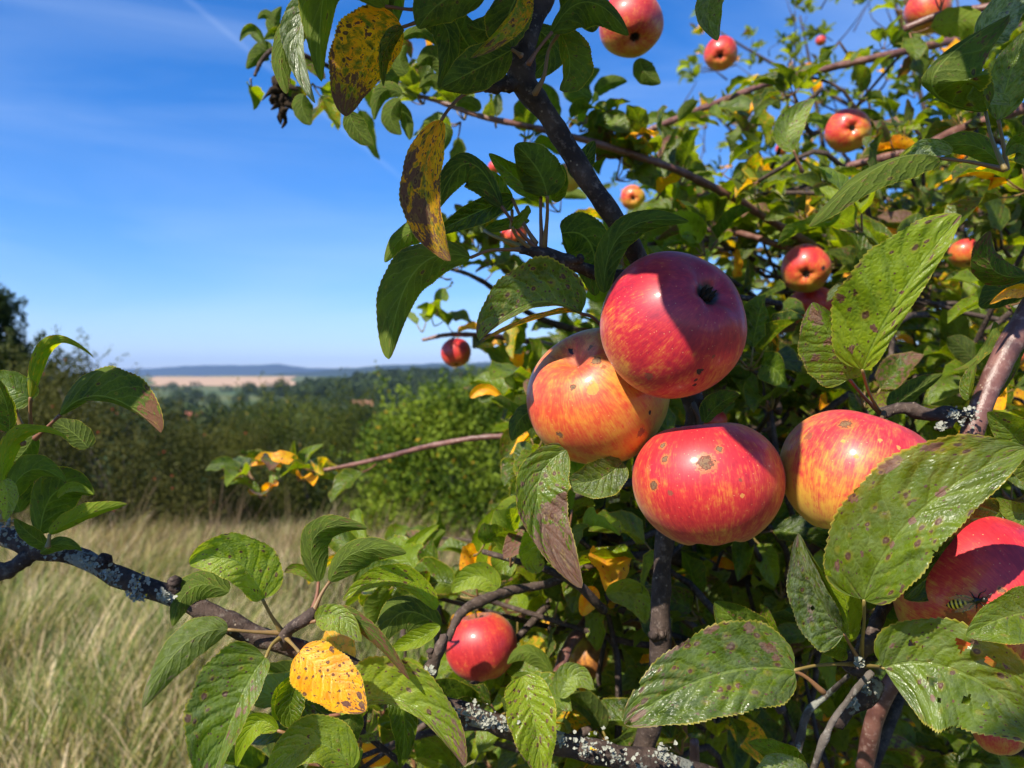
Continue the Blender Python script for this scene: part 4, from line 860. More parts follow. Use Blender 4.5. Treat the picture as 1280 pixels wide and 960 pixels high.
# dark group at the top
H([(608, -8), (560, -2), (523, 36)], (.34, .33, .33), 24, 34, 178, .0, .2, .1, .3, curl=.4)
H([(640, -14), (640, 20), (588, 72)], (.345, .34, .335), 22, 16, 30, .62, .3, .35, .9, fold=.5, curl=.7, label='leaf edge glowing yellow in the sun')
H([(640, 62), (600, 84), (552, 109)], (.35, .345, .34), 26, 22, -172, .0, .1, .05, .15, curl=.3, pet=[(652, 70)])
H([(655, -15), (636, 20), (640, 58)], (.36, .355, .35), 26, 28, U, .0, .2, .1, .2)
H([(690, 40), (734, 2), (786, 44)], (.36, .355, .35), 12, 26, 195, .0, .15, .08, .3, pet=[(672, 62), (660, 80)], curl=.5)
H([(700, 40), (712, 80), (700, 113)], (.37, .372, .37), 26, 12, 160, .42, .35, .2, .6, pet=[(686, 62), (680, 95), (668, 118)], fold=.3)
H([(668, 36), (688, 60), (662, 98)], (.40, .405, .40), 20, 20, U, .0, .1, .1, .2)
H([(640, 30), (612, 38), (584, 30)], (.40, .40, .40), 20, 20, U, .0, .1, .1, .2)
H([(700, -10), (728, 10), (742, 40)], .41, 20, 20, U, .0, .1, .1, .2)
H([(600, 70), (578, 45), (560, -5)], .43, 22, 22, U, .0, .1, .1, .25)
# group on the left spur
H([(588, 322), (520, 338), (486, 449)], (.40, .385, .37), 22, 34, 176, .06, .15, .05, .55, .0, pet=[(612, 313), (640, 312), (652, 312)], pd=.41, curl=.55, label='large drooping leaf with grey green outer half', wave=.16)
H([(548, 288), (510, 292), (481, 328)], (.43, .43, .43), 14, 14, 170, .10, .2, .05, .7)
H([(627, 258), (585, 204), (545, 263)], (.40, .39, .385), 24, 16, 165, .0, .25, .05, .15, pet=[(650, 290), (672, 312)], pd=.41)
H([(640, 248), (590, 268), (544, 292)], (.41, .40, .395), 15, 18, 20, .0, .05, .0, .05, curl=.3, pet=[(655, 280), (670, 305)], pd=.41)
H([(640, 262), (618, 235), (604, 212)], (.42, .42, .42), 14, 22, 20, .0, .2, .0, .7, pet=[(640, 285)])
H([(676, 246), (648, 225), (611, 192)], (.405, .40, .40), 13, 20, 20, .0, .25, .0, .75, pet=[(676, 275), (678, 310)], pd=.41)
H([(684, 245), (672, 212), (644, 181)], (.395, .39, .385), 30, 26, 190, .05, .1, .0, .35, pet=[(684, 270), (680, 310)], pd=.41, shape=.2)
H([(690, 250), (700, 235), (702, 205)], (.41, .41, .41), 12, 12, 10, .0, .2, .0, .7)
H([(715, 222), (726, 206), (743, 176)], (.43, .43, .43), 14, 18, 10, .0, .0, .0, .05)
H([(640, 284), (652, 270), (661, 257)], .40, 9, 8, -30, .0, .2, .0, .8, wave=.3, pet=[(648, 298), (668, 314)], pd=.41)
H([(606, 288), (640, 280), (662, 276)], .43, 9, 9, 20, .0, .1, .0, .3, pet=[(620, 296), (672, 315)], pd=.41)
H([(702, 292), (738, 305), (744, 370)], (.415, .42, .425), 26, 36, 185, .0, .15, .0, .25, shape=.3)
H([(755, 366), (780, 290), (861, 277)], (.40, .39, .385), 16, 17, 172, .0, .1, .0, .35, curl=.4)
H([(726, 392), (664, 380), (599, 426)], (.405, .395, .39), 8, 50, -18, .03, .85, .12, .45, .12, pet=[(740, 396), (752, 408), (762, 420)], pd=.43, label='spotted green leaf with rusty yellow lower edge', fold=.25, curl=.45, pucker=.03)
H([(727, 391), (675, 398), (600, 428)], (.404, .398, .392), 3, 10, -70, .60, .7, .30, .8, pet=None)
# upper right group
H([(1232, 140), (1165, 100), (1262, 18)], (.37, .345, .35), 16, 52, 205, .10, .35, .15, .45, pet=[(1240, 175), (1256, 212)], curl=.5, shape=.3)
H([(1222, 60), (1240, 25), (1290, -20)], (.36, .36, .37), 22, 30, -18, .04, .4, .1, .5, .5, curl=.5, pucker=.05, tip=.1)
H([(1248, 150), (1262, 95), (1282, 40)], (.385, .385, .38), 24, 26, 0, .0, .3, .1, .5, .25, pet=[(1254, 180), (1258, 212)], pucker=.04)
H([(1262, 130), (1225, 126), (1166, 125)], (.38, .37, .365), 7, 13, -35, .0, .4, .2, .6, .4)
H([(1176, 198), (1105, 205), (1011, 283)], (.37, .36, .352), 24, 22, 135, .05, .3, .10, .45, pet=[(1215, 203), (1256, 212)], fold=.35, curl=.5, label='long narrow leaf seen edge on')
H([(1190, 190), (1150, 184), (1120, 212)], (.372, .37, .37), 14, 10, 10, .0, .25, .1, .6, .5, wave=.15)
H([(1252, 208), (1215, 182), (1164, 188)], (.385, .38, .38), 12, 16, 175, .05, .1, .05, .55)
H([(1300, 208), (1275, 180), (1258, 195)], (.37, .37, .37), 20, 22, 10, .05, .4, .1, .6, .1, shape=.3)
H([(905, -30), (885, 10), (897, 51)], (.36, .358, .355), 26, 16, -15, .0, .4, .15, .5, .25)
H([(992, 188), (985, 160), (1018, 124)], (.62, .62, .62), 18, 20, 0, .10, .75, .22, .9, .25, pet=[(1003, 215)])
H([(1282, 346), (1240, 335), (1238, 289)], (.40, .395, .39), 20, 16, 175, .25, .3, .45, .3)
H([(1292, 366), (1262, 362), (1237, 380)], (.40, .395, .39), 11, 8, 30, .85, .1, .15, .6)
H([(1290, 350), (1258, 362), (1225, 384)], (.42, .42, .42), 18, 20, U, .0, .1, .0, .1)
# right centre
H([(1078, 462), (1128, 366), (1202, 269)], (.365, .348, .342), 66, 18, -8, .05, .35, .06, 1.0, .05, pet=[(1086, 490), (1098, 512), (1104, 520)], pd=.41, label='large bright green leaf rising towards the upper right', pucker=.10, fold=.12, curl=.25, nu=110, nv=22, tip=.35, wave=.10, blots=[(1, 0, .12), (.25, .1, .06), (.1, .45, .07), (.5, .0, .04), (.35, .9, .05)])
H([(1062, 474), (1040, 425), (1016, 378)], (.38, .372, .37), 44, 26, 8, .22, .55, .30, .85, .12, pet=[(1080, 496), (1100, 516)], pd=.41, label='yellow green leaf with purple blotches', pucker=.05, shape=.3, blots=[(.25, -.3, .1), (.5, .1, .07), (.85, .2, .14), (.4, .6, .07), (.65, -.4, .05), (.1, .2, .05)])
H([(1243, 402), (1225, 440), (1191, 462)], (.42, .42, .42), 10, 14, 120, .45, .3, .15, .6)
H([(1212, 500), (1212, 480), (1222, 450)], .41, 10, 8, 30, .4, .4, .2, .6)
H([(1112, 512), (1140, 492), (1178, 468)], (.43, .43, .43), 14, 14, 150, .0, .1, .1, .2)
H([(1270, 400), (1262, 440), (1242, 500)], (.45, .45, .45), 14, 16, 170, .2, .3, .3, .3)
H([(1300, 575), (1268, 545), (1234, 515)], (.39, .385, .38), 22, 38, 5, .02, .45, .05, .8, .10, shape=.3, pucker=.05)
H([(1310, 600), (1280, 580), (1258, 560)], (.385, .38, .375), 20, 36, 0, .02, .3, .02, .85, .1)
H([(1290, 640), (1268, 640), (1245, 622)], (.40, .40, .40), 16, 16, 0, .02, .3, .02, .85, .1)
# lower right
H([(1080, 750), (1150, 640), (1283, 562)], (.352, .335, .33), 74, 46, 6, .05, .40, .10, .72, .12, pet=[(1080, 780), (1078, 800), (1076, 828)], pd=.40, label='largest glossy serrated leaf across the right hand apples', pucker=.095, fold=.22, foldR=.05, curl=.35, nu=130, nv=26, wave=.09, tip=.15, shape=.25, holes=[(.08, .95, .012, .10), (.40, -.97, .012, .08)], blots=[(.12, .72, .05), (.55, .93, .07), (.72, .85, .06), (.38, .9, .05), (.30, .02, .05), (.45, .0, .05), (.62, .02, .06), (.2, .3, .03)])
H([(1055, 792), (1020, 742), (998, 667)], (.365, .355, .35), 44, 16, -6, .0, .50, .20, .55, .42, pet=[(1066, 812), (1076, 828)], pd=.40, label='greyish folded leaf with a brown scar', pucker=.05, fold=.3, nu=90, nv=18, shape=.35, blots=[(.42, .35, .07), (.36, .5, .05), (.95, .3, .08)], holes=[(.42, .30, .02, .07), (.38, .55, .012, .05)])
H([(1057, 792), (1038, 740), (998, 668)], (.363, .353, .350), 6, 24, 62, .02, .10, .05, .35, pet=None, nu=60, fold=.1)
H([(1060, 802), (1056, 745), (1030, 692)], (.385, .38, .378), 24, 16, -10, .03, .1, .03, .95)
H([(1058, 812), (1030, 800), (998, 782)], (.39, .388, .385), 22, 20, -20, .0, .1, .0, .6, shape=.2)
H([(993, 838), (890, 845), (780, 905)], (.368, .355, .348), 50, 56, 4, .02, .50, .13, .50, .16, pet=[(1020, 832), (1050, 830), (1072, 830)], pd=.40, label='large glossy leaf pointing left with a brown torn tip', pucker=.095, fold=.22, foldR=.12, curl=.25, nu=130, nv=26, wave=.08, tip=.42, shape=.3, blots=[(.16, -.5, .09), (.12, -.25, .06), (.98, .1, .12), (.93, -.35, .06), (.28, -.85, .06), (.45, -.95, .07), (.6, -.97, .07)], holes=[(.985, .35, .022, .3), (.86, -.98, .018, .12)])
H([(962, 835), (930, 790), (893, 752)], (.40, .40, .40), 36, 34, 0, .0, .3, .05, .35, .05, shape=.3, pet=[(1000, 842), (1030, 866)], tip=.1)
H([(978, 820), (962, 790), (958, 758)], (.40, .398, .396), 16, 16, 15, .1, .4, .35, .7)
H([(1105, 835), (1200, 840), (1320, 925)], (.362, .35, .345), 60, 72, -4, .06, .40, .06, .78, .16, pet=[(1095, 833), (1078, 832)], pd=.40, label='large pale green leaf eaten through with holes', pucker=.06, fold=.16, curl=.3, nu=130, nv=28, shape=.2, wave=.08, tip=.1, blots=[(.50, .70, .05), (.66, .62, .05), (.33, -.28, .05), (.33, -.5, .05), (.24, .42, .03), (.12, .5, .04), (.5, -.5, .04)],
  holes=[(.46, .55, .030, .13), (.60, .50, .028, .09), (.33, -.28, .036, .07), (.38, -.55, .020, .055), (.58, -.42, .024, .09), (.68, -.38, .018, .07), (.22, .42, .020, .045), (.27, .35, .012, .03)])
H([(1330, 768), (1270, 768), (1208, 795)], (.352, .342, .338), 46, 32, -5, .02, .15, .02, .75, .08, pucker=.06, shape=.25)
H([(1250, 640), (1195, 690), (1130, 748)], (.40, .39, .385), 46, 46, 30, .0, .1, .0, .15, shape=.3)
H([(1005, 960), (970, 940), (935, 928)], (.39, .385, .38), 16, 16, 0, .25, .6, .2, .8, wave=.3)
H([(1010, 975), (975, 955), (945, 960)], (.38, .378, .376), 14, 16, 10, .2, .4, .2, .85, .5, wave=.2)
# beneath the front apples
H([(708, 562), (672, 625), (727, 735)], (.405, .40, .395), 40, 30, 8, .06, .85, .30, .55, .12, label='leaf hanging under the left apple with a purple brown tip', pucker=.08, nu=90, nv=20, tip=.85, fold=.2, wave=.1, blots=[(.8, .1, .2), (.6, .4, .12), (.5, .8, .1), (.95, -.2, .2)])
H([(778, 578), (745, 600), (706, 602)], (.405, .40, .398), 26, 26, 0, .02, .25, .02, .4, .15, pucker=.05)
H([(676, 512), (652, 522), (640, 551)], (.43, .43, .43), 16, 16, 160, .0, .15, .05, .35)
H([(880, 528), (900, 505), (925, 494)], (.44, .44, .44), 14, 14, 150, .0, .2, .3, .3)
# far left rosette, backlight glow painted as yellow in the arching leaves
H([(38, 497), (60, 432), (117, 447)], (.39, .38, .37), 9, 12, 150, .50, .2, .12, 1.0, pet=[(38, 520), (40, 540)], pd=.40, label='arching yellow green leaf at the far left', curl=.8)
H([(40, 500), (14, 485), (-12, 474)], (.395, .39, .39), 24, 26, 10, .02, .15, .05, .75, .30, pet=[(20, 510), (30, 542)], pd=.40, shape=.2)
H([(75, 519), (130, 496), (201, 541)], (.39, .38, .37), 38, 6, 172, .05, .25, .10, .42, blots=[(1, 0, .22), (.35, .9, .07)], pet=[(58, 535), (44, 548)], pd=.40, label='broad dark leaf with purple tip at the far left', tip=.9)
H([(2, 602), (24, 545), (86, 549)], (.385, .375, .37), 11, 13, 150, .45, .12, .05, 1.0, curl=.7, pet=[(-10, 640)])
H([(8, 628), (38, 588), (82, 603)], (.385, .38, .375), 18, 14, 165, .02, .1, .05, .65, pet=[(2, 650)])
H([(50, 668), (70, 615), (118, 618)], (.40, .395, .39), 26, 26, 172, .0, .1, .05, .42, pet=[(56, 684)], shape=.3)
H([(72, 622), (92, 608), (117, 618)], (.39, .388, .386), 6, 8, 10, .1, .1, .0, 1.0)
H([(62, 668), (105, 645), (159, 630)], (.385, .38, .375), 12, 10, 150, .42, .25, .12, .95, pet=[(60, 684)])
H([(4, 600), (10, 622), (6, 652)], (.37, .368, .365), 12, 12, 0, .15, .6, .2, .9, .2)
H([(62, 684), (38, 668), (18, 648)], (.395, .39, .39), 9, 11, 165, .05, .1, .0, .55)
H([(50, 692), (76, 680), (102, 689)], (.39, .385, .385), 8, 9, 165, .05, .05, .0, .5)
H([(12, 540), (8, 505), (-8, 470)], (.38, .378, .376), 16, 14, 150, .2, .5, .2, .5, pet=[(30, 555)])
H([(25, 640), (22, 610), (40, 590)], (.41, .41, .41), 16, 16, U, .0, .1, .0, .3)
H([(42, 545), (20, 575), (-10, 590)], (.41, .41, .41), 14, 14, U, .1, .1, .0, .3)
H([(110, 560), (90, 540), (62, 525)], (.43, .43, .43), 12, 16, U, .0, .1, .0, .15)
# lower left rosettes
H([(328, 749), (295, 702), (237, 706)], (.385, .375, .37), 26, 40, 2, .12, .40, .12, .95, .14, pet=[(338, 768), (352, 790)], pd=.395, label='bright yellowish green puckered leaf left of the twig', pucker=.08, nu=80, nv=18, tip=.05)
H([(286, 740), (240, 735), (216, 783)], (.40, .395, .39), 16, 20, 165, .12, .3, .05, .5)
H([(285, 787), (228, 808), (178, 885)], (.385, .375, .37), 21, 23, 168, .03, .1, .25, .4, .25, pet=[(320, 790), (352, 791)], pd=.395, label='drooping matte leaf with a pinkish upper edge', curl=.5)
H([(332, 822), (298, 880), (262, 985)], (.375, .365, .36), 24, 60, -6, .02, .50, .10, .62, .15, pet=[(340, 806), (352, 796)], pd=.395, label='big glossy spotted leaf hanging at the bottom left', pucker=.06, nu=100, nv=20, foldR=.15, fold=.45, blots=[(.35, .35, .06), (.55, .2, .08), (.5, .55, .07), (.7, .1, .05)])
H([(347, 913), (318, 905), (296, 958)], (.40, .40, .40), 16, 14, 0, .05, .15, .0, 1.0, pet=[(380, 925), (392, 935)])
H([(374, 815), (414, 848), (457, 889)], (.372, .365, .36), 31, 36, 5, .98, .95, .16, 1.0, pet=[(365, 805), (356, 796)], pd=.395, label='brilliant yellow leaf with red brown blotches', fold=.1, curl=.3, pucker=.0, nu=110, nv=20, tip=.55, shape=.45, blots=[(.85, .5, .06), (.8, -.4, .07), (.95, .1, .08), (.3, .85, .05)])
H([(398, 728), (396, 668), (459, 661)], (.40, .395, .39), 16, 20, 168, .18, .35, .15, .4, pet=[(396, 745), (390, 766)], pd=.388)
H([(412, 727), (446, 690), (508, 691)], (.395, .39, .385), 14, 22, 172, .04, .15, .05, .5, pet=[(402, 742), (391, 766)], pd=.388)
H([(392, 727), (374, 712), (356, 716)], (.43, .43, .43), 7, 9, 10, .05, .8, .35, .7)
H([(545, 762), (490, 725), (429, 751)], (.42, .415, .41), 10, 20, -8, .32, .85, .15, .85, pucker=.05, label='yellow green leaf with dark speckles and a red tip')
H([(551, 785), (505, 765), (478, 804)], (.43, .425, .42), 22, 26, 165, .0, .1, .05, .25)
H([(550, 782), (520, 800), (488, 812)], (.42, .42, .42), 10, 14, 0, .0, .1, .05, .8)
H([(395, 776), (425, 770), (452, 802)], (.385, .38, .378), 14, 22, -5, .05, .5, .12, .8, .2, pet=[(372, 783), (357, 790)], pd=.395, pucker=.08)
H([(405, 768), (450, 780), (512, 850)], (.385, .38, .378), 10, 12, 155, .05, .4, .55, .4, label='curled purplish leaf with dead margin')
H([(425, 893), (505, 878), (580, 958)], (.40, .39, .385), 52, 8, -8, .16, .40, .12, .80, .12, pet=[(395, 898), (372, 912)], label='long green leaf turning yellow and purple towards its tip', tip=.85, pucker=.05, nu=90, nv=18)
H([(376, 848), (362, 880), (372, 910)], (.41, .41, .41), 20, 20, 0, .0, .1, .0, .35)
H([(440, 960), (390, 930), (335, 975)], (.395, .39, .385), 26, 34, -5, .0, .15, .0, .75, .1)
H([(440, 890), (430, 920), (412, 960)], (.44, .44, .44), 18, 18, U, .0, .1, .0, .3)
H([(350, 900), (352, 870), (364, 845)], (.43, .43, .43), 12, 12, 0, .0, .1, .0, .8)
H([(486, 870), (505, 900), (500, 960)], (.47, .47, .47), 18, 18, 0, .0, .1, .0, .3)
H([(652, 846), (668, 900), (678, 975)], (.43, .42, .415), 30, 36, 2, .36, .90, .20, .90, .05, label='puckered yellow green leaf covered in brown specks', pucker=.13, nu=90, nv=20, shape=.25)
H([(622, 736), (595, 720), (565, 741)], (.54, .54, .54), 18, 18, 0, .0, .1, .0, .9, .1)
H([(505, 733), (512, 690), (549, 656)], (.74, .73, .73), 12, 10, 8, .08, .2, .05, .8)
H([(544, 727), (530, 695), (557, 664)], (.73, .73, .73), 20, 14, 175, .05, .1, .05, .75)
H([(606, 706), (606, 665), (638, 627)], (.74, .74, .74), 13, 11, 0, .05, .45, .05, .85)
H([(448, 735), (475, 715), (502, 706)], (.55, .55, .55), 17, 17, 0, .0, .05, .0, .75, .35)
H([(700, 872), (716, 845), (741, 862)], (.52, .52, .52), 18, 18, 0, .02, .1, .0, .8, .35)
H([(690, 842), (662, 815), (634, 830)], (.56, .56, .56), 12, 10, 170, .02, .1, .0, .7)
H([(758, 743), (790, 745), (806, 780)], (.58, .58, .58), 20, 18, 0, .12, .3, .1, .9, .1)
H([(745, 735), (735, 750), (728, 770)], (.62, .62, .62), 14, 12, 0, .9, .2, .1, 1.0)
H([(692, 640), (672, 690), (680, 700)], (.50, .50, .50), 26, 26, 0, .05, .4, .2, .85)
H([(588, 497), (608, 486), (629, 500)], (.78, .78, .78), 7, 8, 0, .98, .2, .05, 1.0, label='small orange yellow leaf in front of the bushes')
# small ones against the sky, upper left
for (a, m, e, w1, dd, ro, yy) in [((380, 118), (378, 135), (389, 156), 12, .62, U, .05), ((437, 138), (445, 160), (466, 181), 13, .5, U, .05), ((352, 48), (342, 28), (352, 8), 9, .8, U, .15), ((342, 30), (332, 18), (322, 24), 6, .8, U, .05),
                                  ((332, 62), (316, 38), (300, 52), 8, .8, 0, .1), ((338, 64), (326, 66), (308, 86), 11, .8, U, .02), ((352, 50), (345, 42), (330, 50), 8, .78, 0, .3), ((503, 48), (525, 40), (546, 57), 7, .62, U, .05),
                                  ((568, 86), (552, 70), (565, 50), 13, .66, 170, .1), ((556, 92), (540, 70), (522, 82), 13, .64, U, .02), ((508, 92), (500, 75), (507, 56), 10, .66, U, .1), ((553, 112), (540, 100), (524, 110), 8, .64, U, .02),
                                  ((502, 118), (478, 115), (468, 150), 10, .64, U, .05), ((500, 124), (488, 145), (502, 168), 12, .64, U, .0), ((498, 128), (508, 150), (512, 175), 8, .65, U, .0), ((600, 138), (585, 128), (570, 132), 8, .7, U, .1), ((548, 160), (558, 165), (552, 190), 8, .6, U, .0),
                                  ((500, 95), (488, 100), (478, 120), 10, .7, U, .0), ((740, 124), (722, 105), (750, 86), 16, .9, U, .02), ((745, 118), (762, 104), (784, 102), 9, .92, 170, .05), ((800, 72), (806, 90), (826, 104), 13, .72, U, .0)]:
    H([a, m, e], dd, w1, w1, ro, yy, .2, .05, .4)
# unseen leaves added above the picture for shade (their shadows fall on the topmost apple and the shaded groups)
def over(px, py, d, s, ax, w, L):
    "leaf whose shadow falls on the given point: centre moved s metres towards the sun"
    c = P(px, py, d) + SUNn * s; t = unit(ax - SUNn * (ax @ SUNn)); n = SUNn
    return c - t * L / 2, c, c + t * L / 2, w, n
OVER = [over(903, 404, .345, .245, Dv(.30, -.95, 0), .024, .070), over(810, 318, .36, .245, Dv(.6, -.6, 0), .014, .05)]

SHADE = [(440, 60, .36, .03), (470, 90, .36, .03), (570, 50, .36, .035), (600, 95, .345, .03), (640, 40, .36, .03), (735, 30, .36, .03), (690, 70, .38, .03), (670, 110, .39, .03), (700, 170, .392, .02), (590, 235, .40, .03), (590, 275, .40, .02),
         (660, 215, .39, .03), (725, 330, .42, .03), (800, 320, .39, .025), (540, 370, .39, .03), (125, 508, .38, .024), (165, 520, .38, .02), (90, 515, .385, .015), (80, 645, .395, .025), (45, 605, .38, .02), (60, 690, .41, .02), (120, 705, .408, .018), (175, 735, .403, .016), (230, 758, .40, .014), (290, 782, .40, .014),
         (1195, 775, .36, .022), (1150, 790, .37, .012), (1220, 70, .36, .025), (1060, 240, .36, .02), (755, 60, .39, .03), (760, 250, .40, .015), (745, 225, .40, .012), (620, 30, .4, .03), (540, 60, .42, .03), (480, 40, .36, .03)]
# ------------------------------------------------------------------ turn the traced leaves into geometry
def petcol(y): return np.array([.22, .085, .05]) * (1 - y) + np.array([.30, .26, .05]) * y
leafrec = []
for i, h in enumerate(HERO):
    B, M, T = [P(p[0], p[1], d) for p, d in zip(h['pts'], h['d'])]
    nrm = view_normal(B, T, h['roll']); dm = h['d'][1]
    wf = 1.22 if abs(h['roll']) > 90 else 1.06; h['sl'] *= wf; h['sr'] *= wf
    sl, sr = (h['sl'], h['sr']) if abs(h['roll']) < 90 or abs(h['roll']) > 270 else (h['sr'], h['sl'])
    kw = dict(nu=96, nv=14, pucker=.03); kw.update(h['kw'])
    seed = (i * .6180339 + .13) % 1.0
    h['par'] = (h['par'][0], min(1, h['par'][1] + .06), h['par'][2] + .03)
    if h['pts'][1][0] < 730 and h['pts'][1][1] > 620 and abs(h['roll']) < 90: h['par2'] = (min(1, h['par2'][0] + .14), h['par2'][1], h['par2'][2])   # lighter yellow green tone for camera-facing leaves at lower left
    G = leaf_geo(B, M, T, sl * dm / F, sr * dm / F, nrm, par=h['par'], par2=h['par2'], seed=seed, **kw)
    pj = proj(G[0]) if False else None
    xs = [p[0] for p in h['pts']]; ys_ = [p[1] for p in h['pts']]
    L = math.dist(h['pts'][0], h['pts'][2]); area = L * (h['sl'] + h['sr']) * (.3 if max(xs) < 0 or min(ys_) > 960 or max(ys_) < 0 or min(xs) > 1280 else 1)
    pet = None
    if h['pet']:
        hd = h['pd'] or dm + .004; k = len(h['pet'])
        pts = [P(h['pts'][0][0], h['pts'][0][1], h['d'][0])] + [P(q[0], q[1], h['d'][0] + (hd - h['d'][0]) * (j + 1) / k) for j, q in enumerate(h['pet'])]
        pet = pts
    leafrec.append((area, G, pet, h['label'], i, dm))
for k, (a, c, e, w, n) in enumerate(OVER):
    leafrec.append((50, leaf_geo(a, c, e, w, w, n, nu=70, nv=12, par=(0, .2, .1), par2=(.4, 0, .2), seed=.3 + k * .1), None, None, 900 + k, .3))
# unseen leaves added above and behind the viewpoint to shade the dark groups
r = np.random.default_rng(12); bough = [np.array(q) for q in ((2.4, 2.4, 2.3), (1.5, 1.2, 2.6), (.7, .3, 2.55), (.1, -.15, 2.35), (-.5, -.3, 2.05))]
BC = catmull(bough, 60); og = Geo(); os_ = Geo()
_l0 = LIT
for (px, py, d, rr) in SHADE:
    p0 = P(px, py, d)
    for k in range(5):
        p = p0 + r.normal(size=3) * rr * .35; s = .10
        while s < 1.2:
            q = proj(p + SUNn * s); dd = q[2]
            m = .075 * F / max(dd, .02)
            if dd < .02 or q[1] < -m or q[0] < -m or q[0] > 1280 + m: break
            s += .01
        s += r.uniform(0, .12); c = p + SUNn * s
        if shades(c, rr * .75): continue
        t = unit(unit(r.normal(size=3) + np.array([0, 0, -.6])) ); t = unit(t - SUNn * (t @ SUNn)); L = rr * 3.0; nn = unit(SUNn + r.normal(size=3) * .15)
        og.add(*(lambda G: (G[0], G[1], G[2], G[3]))(leaf_geo(c - t * L / 2, c + nn * .003, c + t * L / 2, rr * .85, rr * .85, nn, nu=40, nv=6, teeth=0, par=(0, .2, .1), par2=(.4, 0, .2), seed=r.uniform())))
        e = BC[np.argmin(np.linalg.norm(BC - c, axis=1))]; ce = (c - t * L / 2 + e) / 2 + [0, 0, .03]
        if any(shades(q_, .002) for q_ in catmull([c - t * L / 2, ce, e], 14)): continue
        os_.add(*tube_geo([c - t * L / 2, ce, e], [.0008, .001, .0025], 8, 5))
gb = Geo(); gb.add(*tube_geo(bough, [.022, .016, .012, .008, .004], 40, 10, .1, 5)); gb.build('branch', M_BARK, TREE)  # unseen bough added to carry the shading leaves
tag(os_.build('twigs', M_BARK, TREE), kind='stuff')  # stalks joining the unseen shading leaves to the added bough
OGEO = og
leafrec.sort(key=lambda q: -q[0])
rest = Geo(); restp = Geo()
for k, (area, G, pet, lab, i, dm) in enumerate(leafrec):
    V, Fc, at, uv = G
    rpx = 2.6 if dm < .5 else 2.0
    pg = None
    if pet:
        pv = tube_geo(pet, [rpx * dm / F * .9, rpx * dm / F * .8, rpx * dm / F, rpx * dm / F * 1.6], 12, 7, .04, i); yy = (i * .37) % 1 * .7
        pc = {'tint': np.tile(np.append(petcol(yy), 1.), (len(pv[0]), 1))}
    if k < 100:
        o = mesh_obj('leaf', V, Fc, M_LEAF, TREE, at, uv)
        if lab: o['label'] = lab
        if pet:
            g = Geo(); g.add(*pv, pc); p_o = g.build('petiole', M_PET, None); p_o.parent = o
    else:
        rest.add(V, Fc, at, uv)
        if pet: restp.add(*pv, pc)

# withered fruitlets hanging in the upper left
g = Geo(); r = np.random.default_rng(4)
for k in range(26):
    y0 = 88 + k * 2.1; c = P(346 + 4 * math.sin(k) + k * .35, y0, .8); e = c + r.normal(size=3) * .009 + [0, 0, -.006]
    g.add(*tube_geo([c, (c + e) / 2 + r.normal(size=3) * .003, e], [.0030, .0034, .0006], 6, 5, .5, k))
o = g.build('withered_fruitlet', M_CALYX, TREE); o['label'] = 'black shrivelled cluster hanging in the sky at the upper left'

# ------------------------------------------------------------------ the rest of the crown
def inpoly(x, y, poly):
    c = False; n = len(poly)
    for i in range(n):
        x1, y1 = poly[i]; x2, y2 = poly[(i + 1) % n]
        if (y1 > y) != (y2 > y) and x < (x2 - x1) * (y - y1) / (y2 - y1) + x1: c = not c
    return c
def rosette(c, out, r, L, geo, pgeo, nl=6, nu=7, nv=4, yp=.06, dark=0., near_ok=True, maxbx=None):
    out = unit(out)
    for k in range(nl):
        a = k * 2.4 + r.uniform(-.4, .4); e1 = unit(np.cross(out, [.3, .2, .93])); e2 = np.cross(out, e1)
        sp = r.uniform(.45, 1.15); d = unit(out * math.cos(sp) + (e1 * math.cos(a) + e2 * math.sin(a)) * math.sin(sp) + np.array([0, 0, .15]))
        Lk = L * r.uniform(.65, 1.15); pl = Lk * r.uniform(.2, .5); B = c + d * pl
        d2 = unit(d + np.array([0, 0, -r.uniform(.1, .7)])); M = B + (d + d2) / 2 * Lk * .5; T = M + unit(d2 + np.array([0, 0, -.25])) * Lk * .5
        if shades((B + T) / 2, Lk * .4): continue
        if keepclear(M): continue
        nrm = unit(np.array([0, 0, .7]) + SUNn * .5 + r.normal(size=3) * .55)
        q = r.uniform(); par = (r.uniform(.0, .16), r.uniform(.1, .6), r.uniform(0, .26)); tone = r.uniform(.1, 1.0)
        if q < yp: par = (r.uniform(.5, 1.0), r.uniform(.3, .9), r.uniform(.05, .35)); tone = 1
        elif q < yp * 2.4: par = (.2, .5, r.uniform(.3, .9))
        w = Lk * r.uniform(.24, .33)
        G = leaf_geo(B, M, T, w, w, nrm, nu=nu, nv=nv, fold=r.uniform(0, .5), curl=r.uniform(.1, .9), wave=.2, teeth=0 if nu < 12 else .05, twist=r.uniform(-.6, .6), par=par, par2=(tone, r.uniform(0, .35) ** 2, r.uniform(0, .4)), seed=r.uniform())
        geo.add(*G[:2], G[2], G[3])
        if pgeo is not None:
            V, Fc = tube_geo([c, c + d * pl * .5 - [0, 0, .002], B], [.0011, .0009, .0008], 4, 4, 0, 0); pgeo.add(V, Fc, {'tint': np.tile(np.append(petcol(r.uniform(0, .7)), 1.), (len(V), 1))})
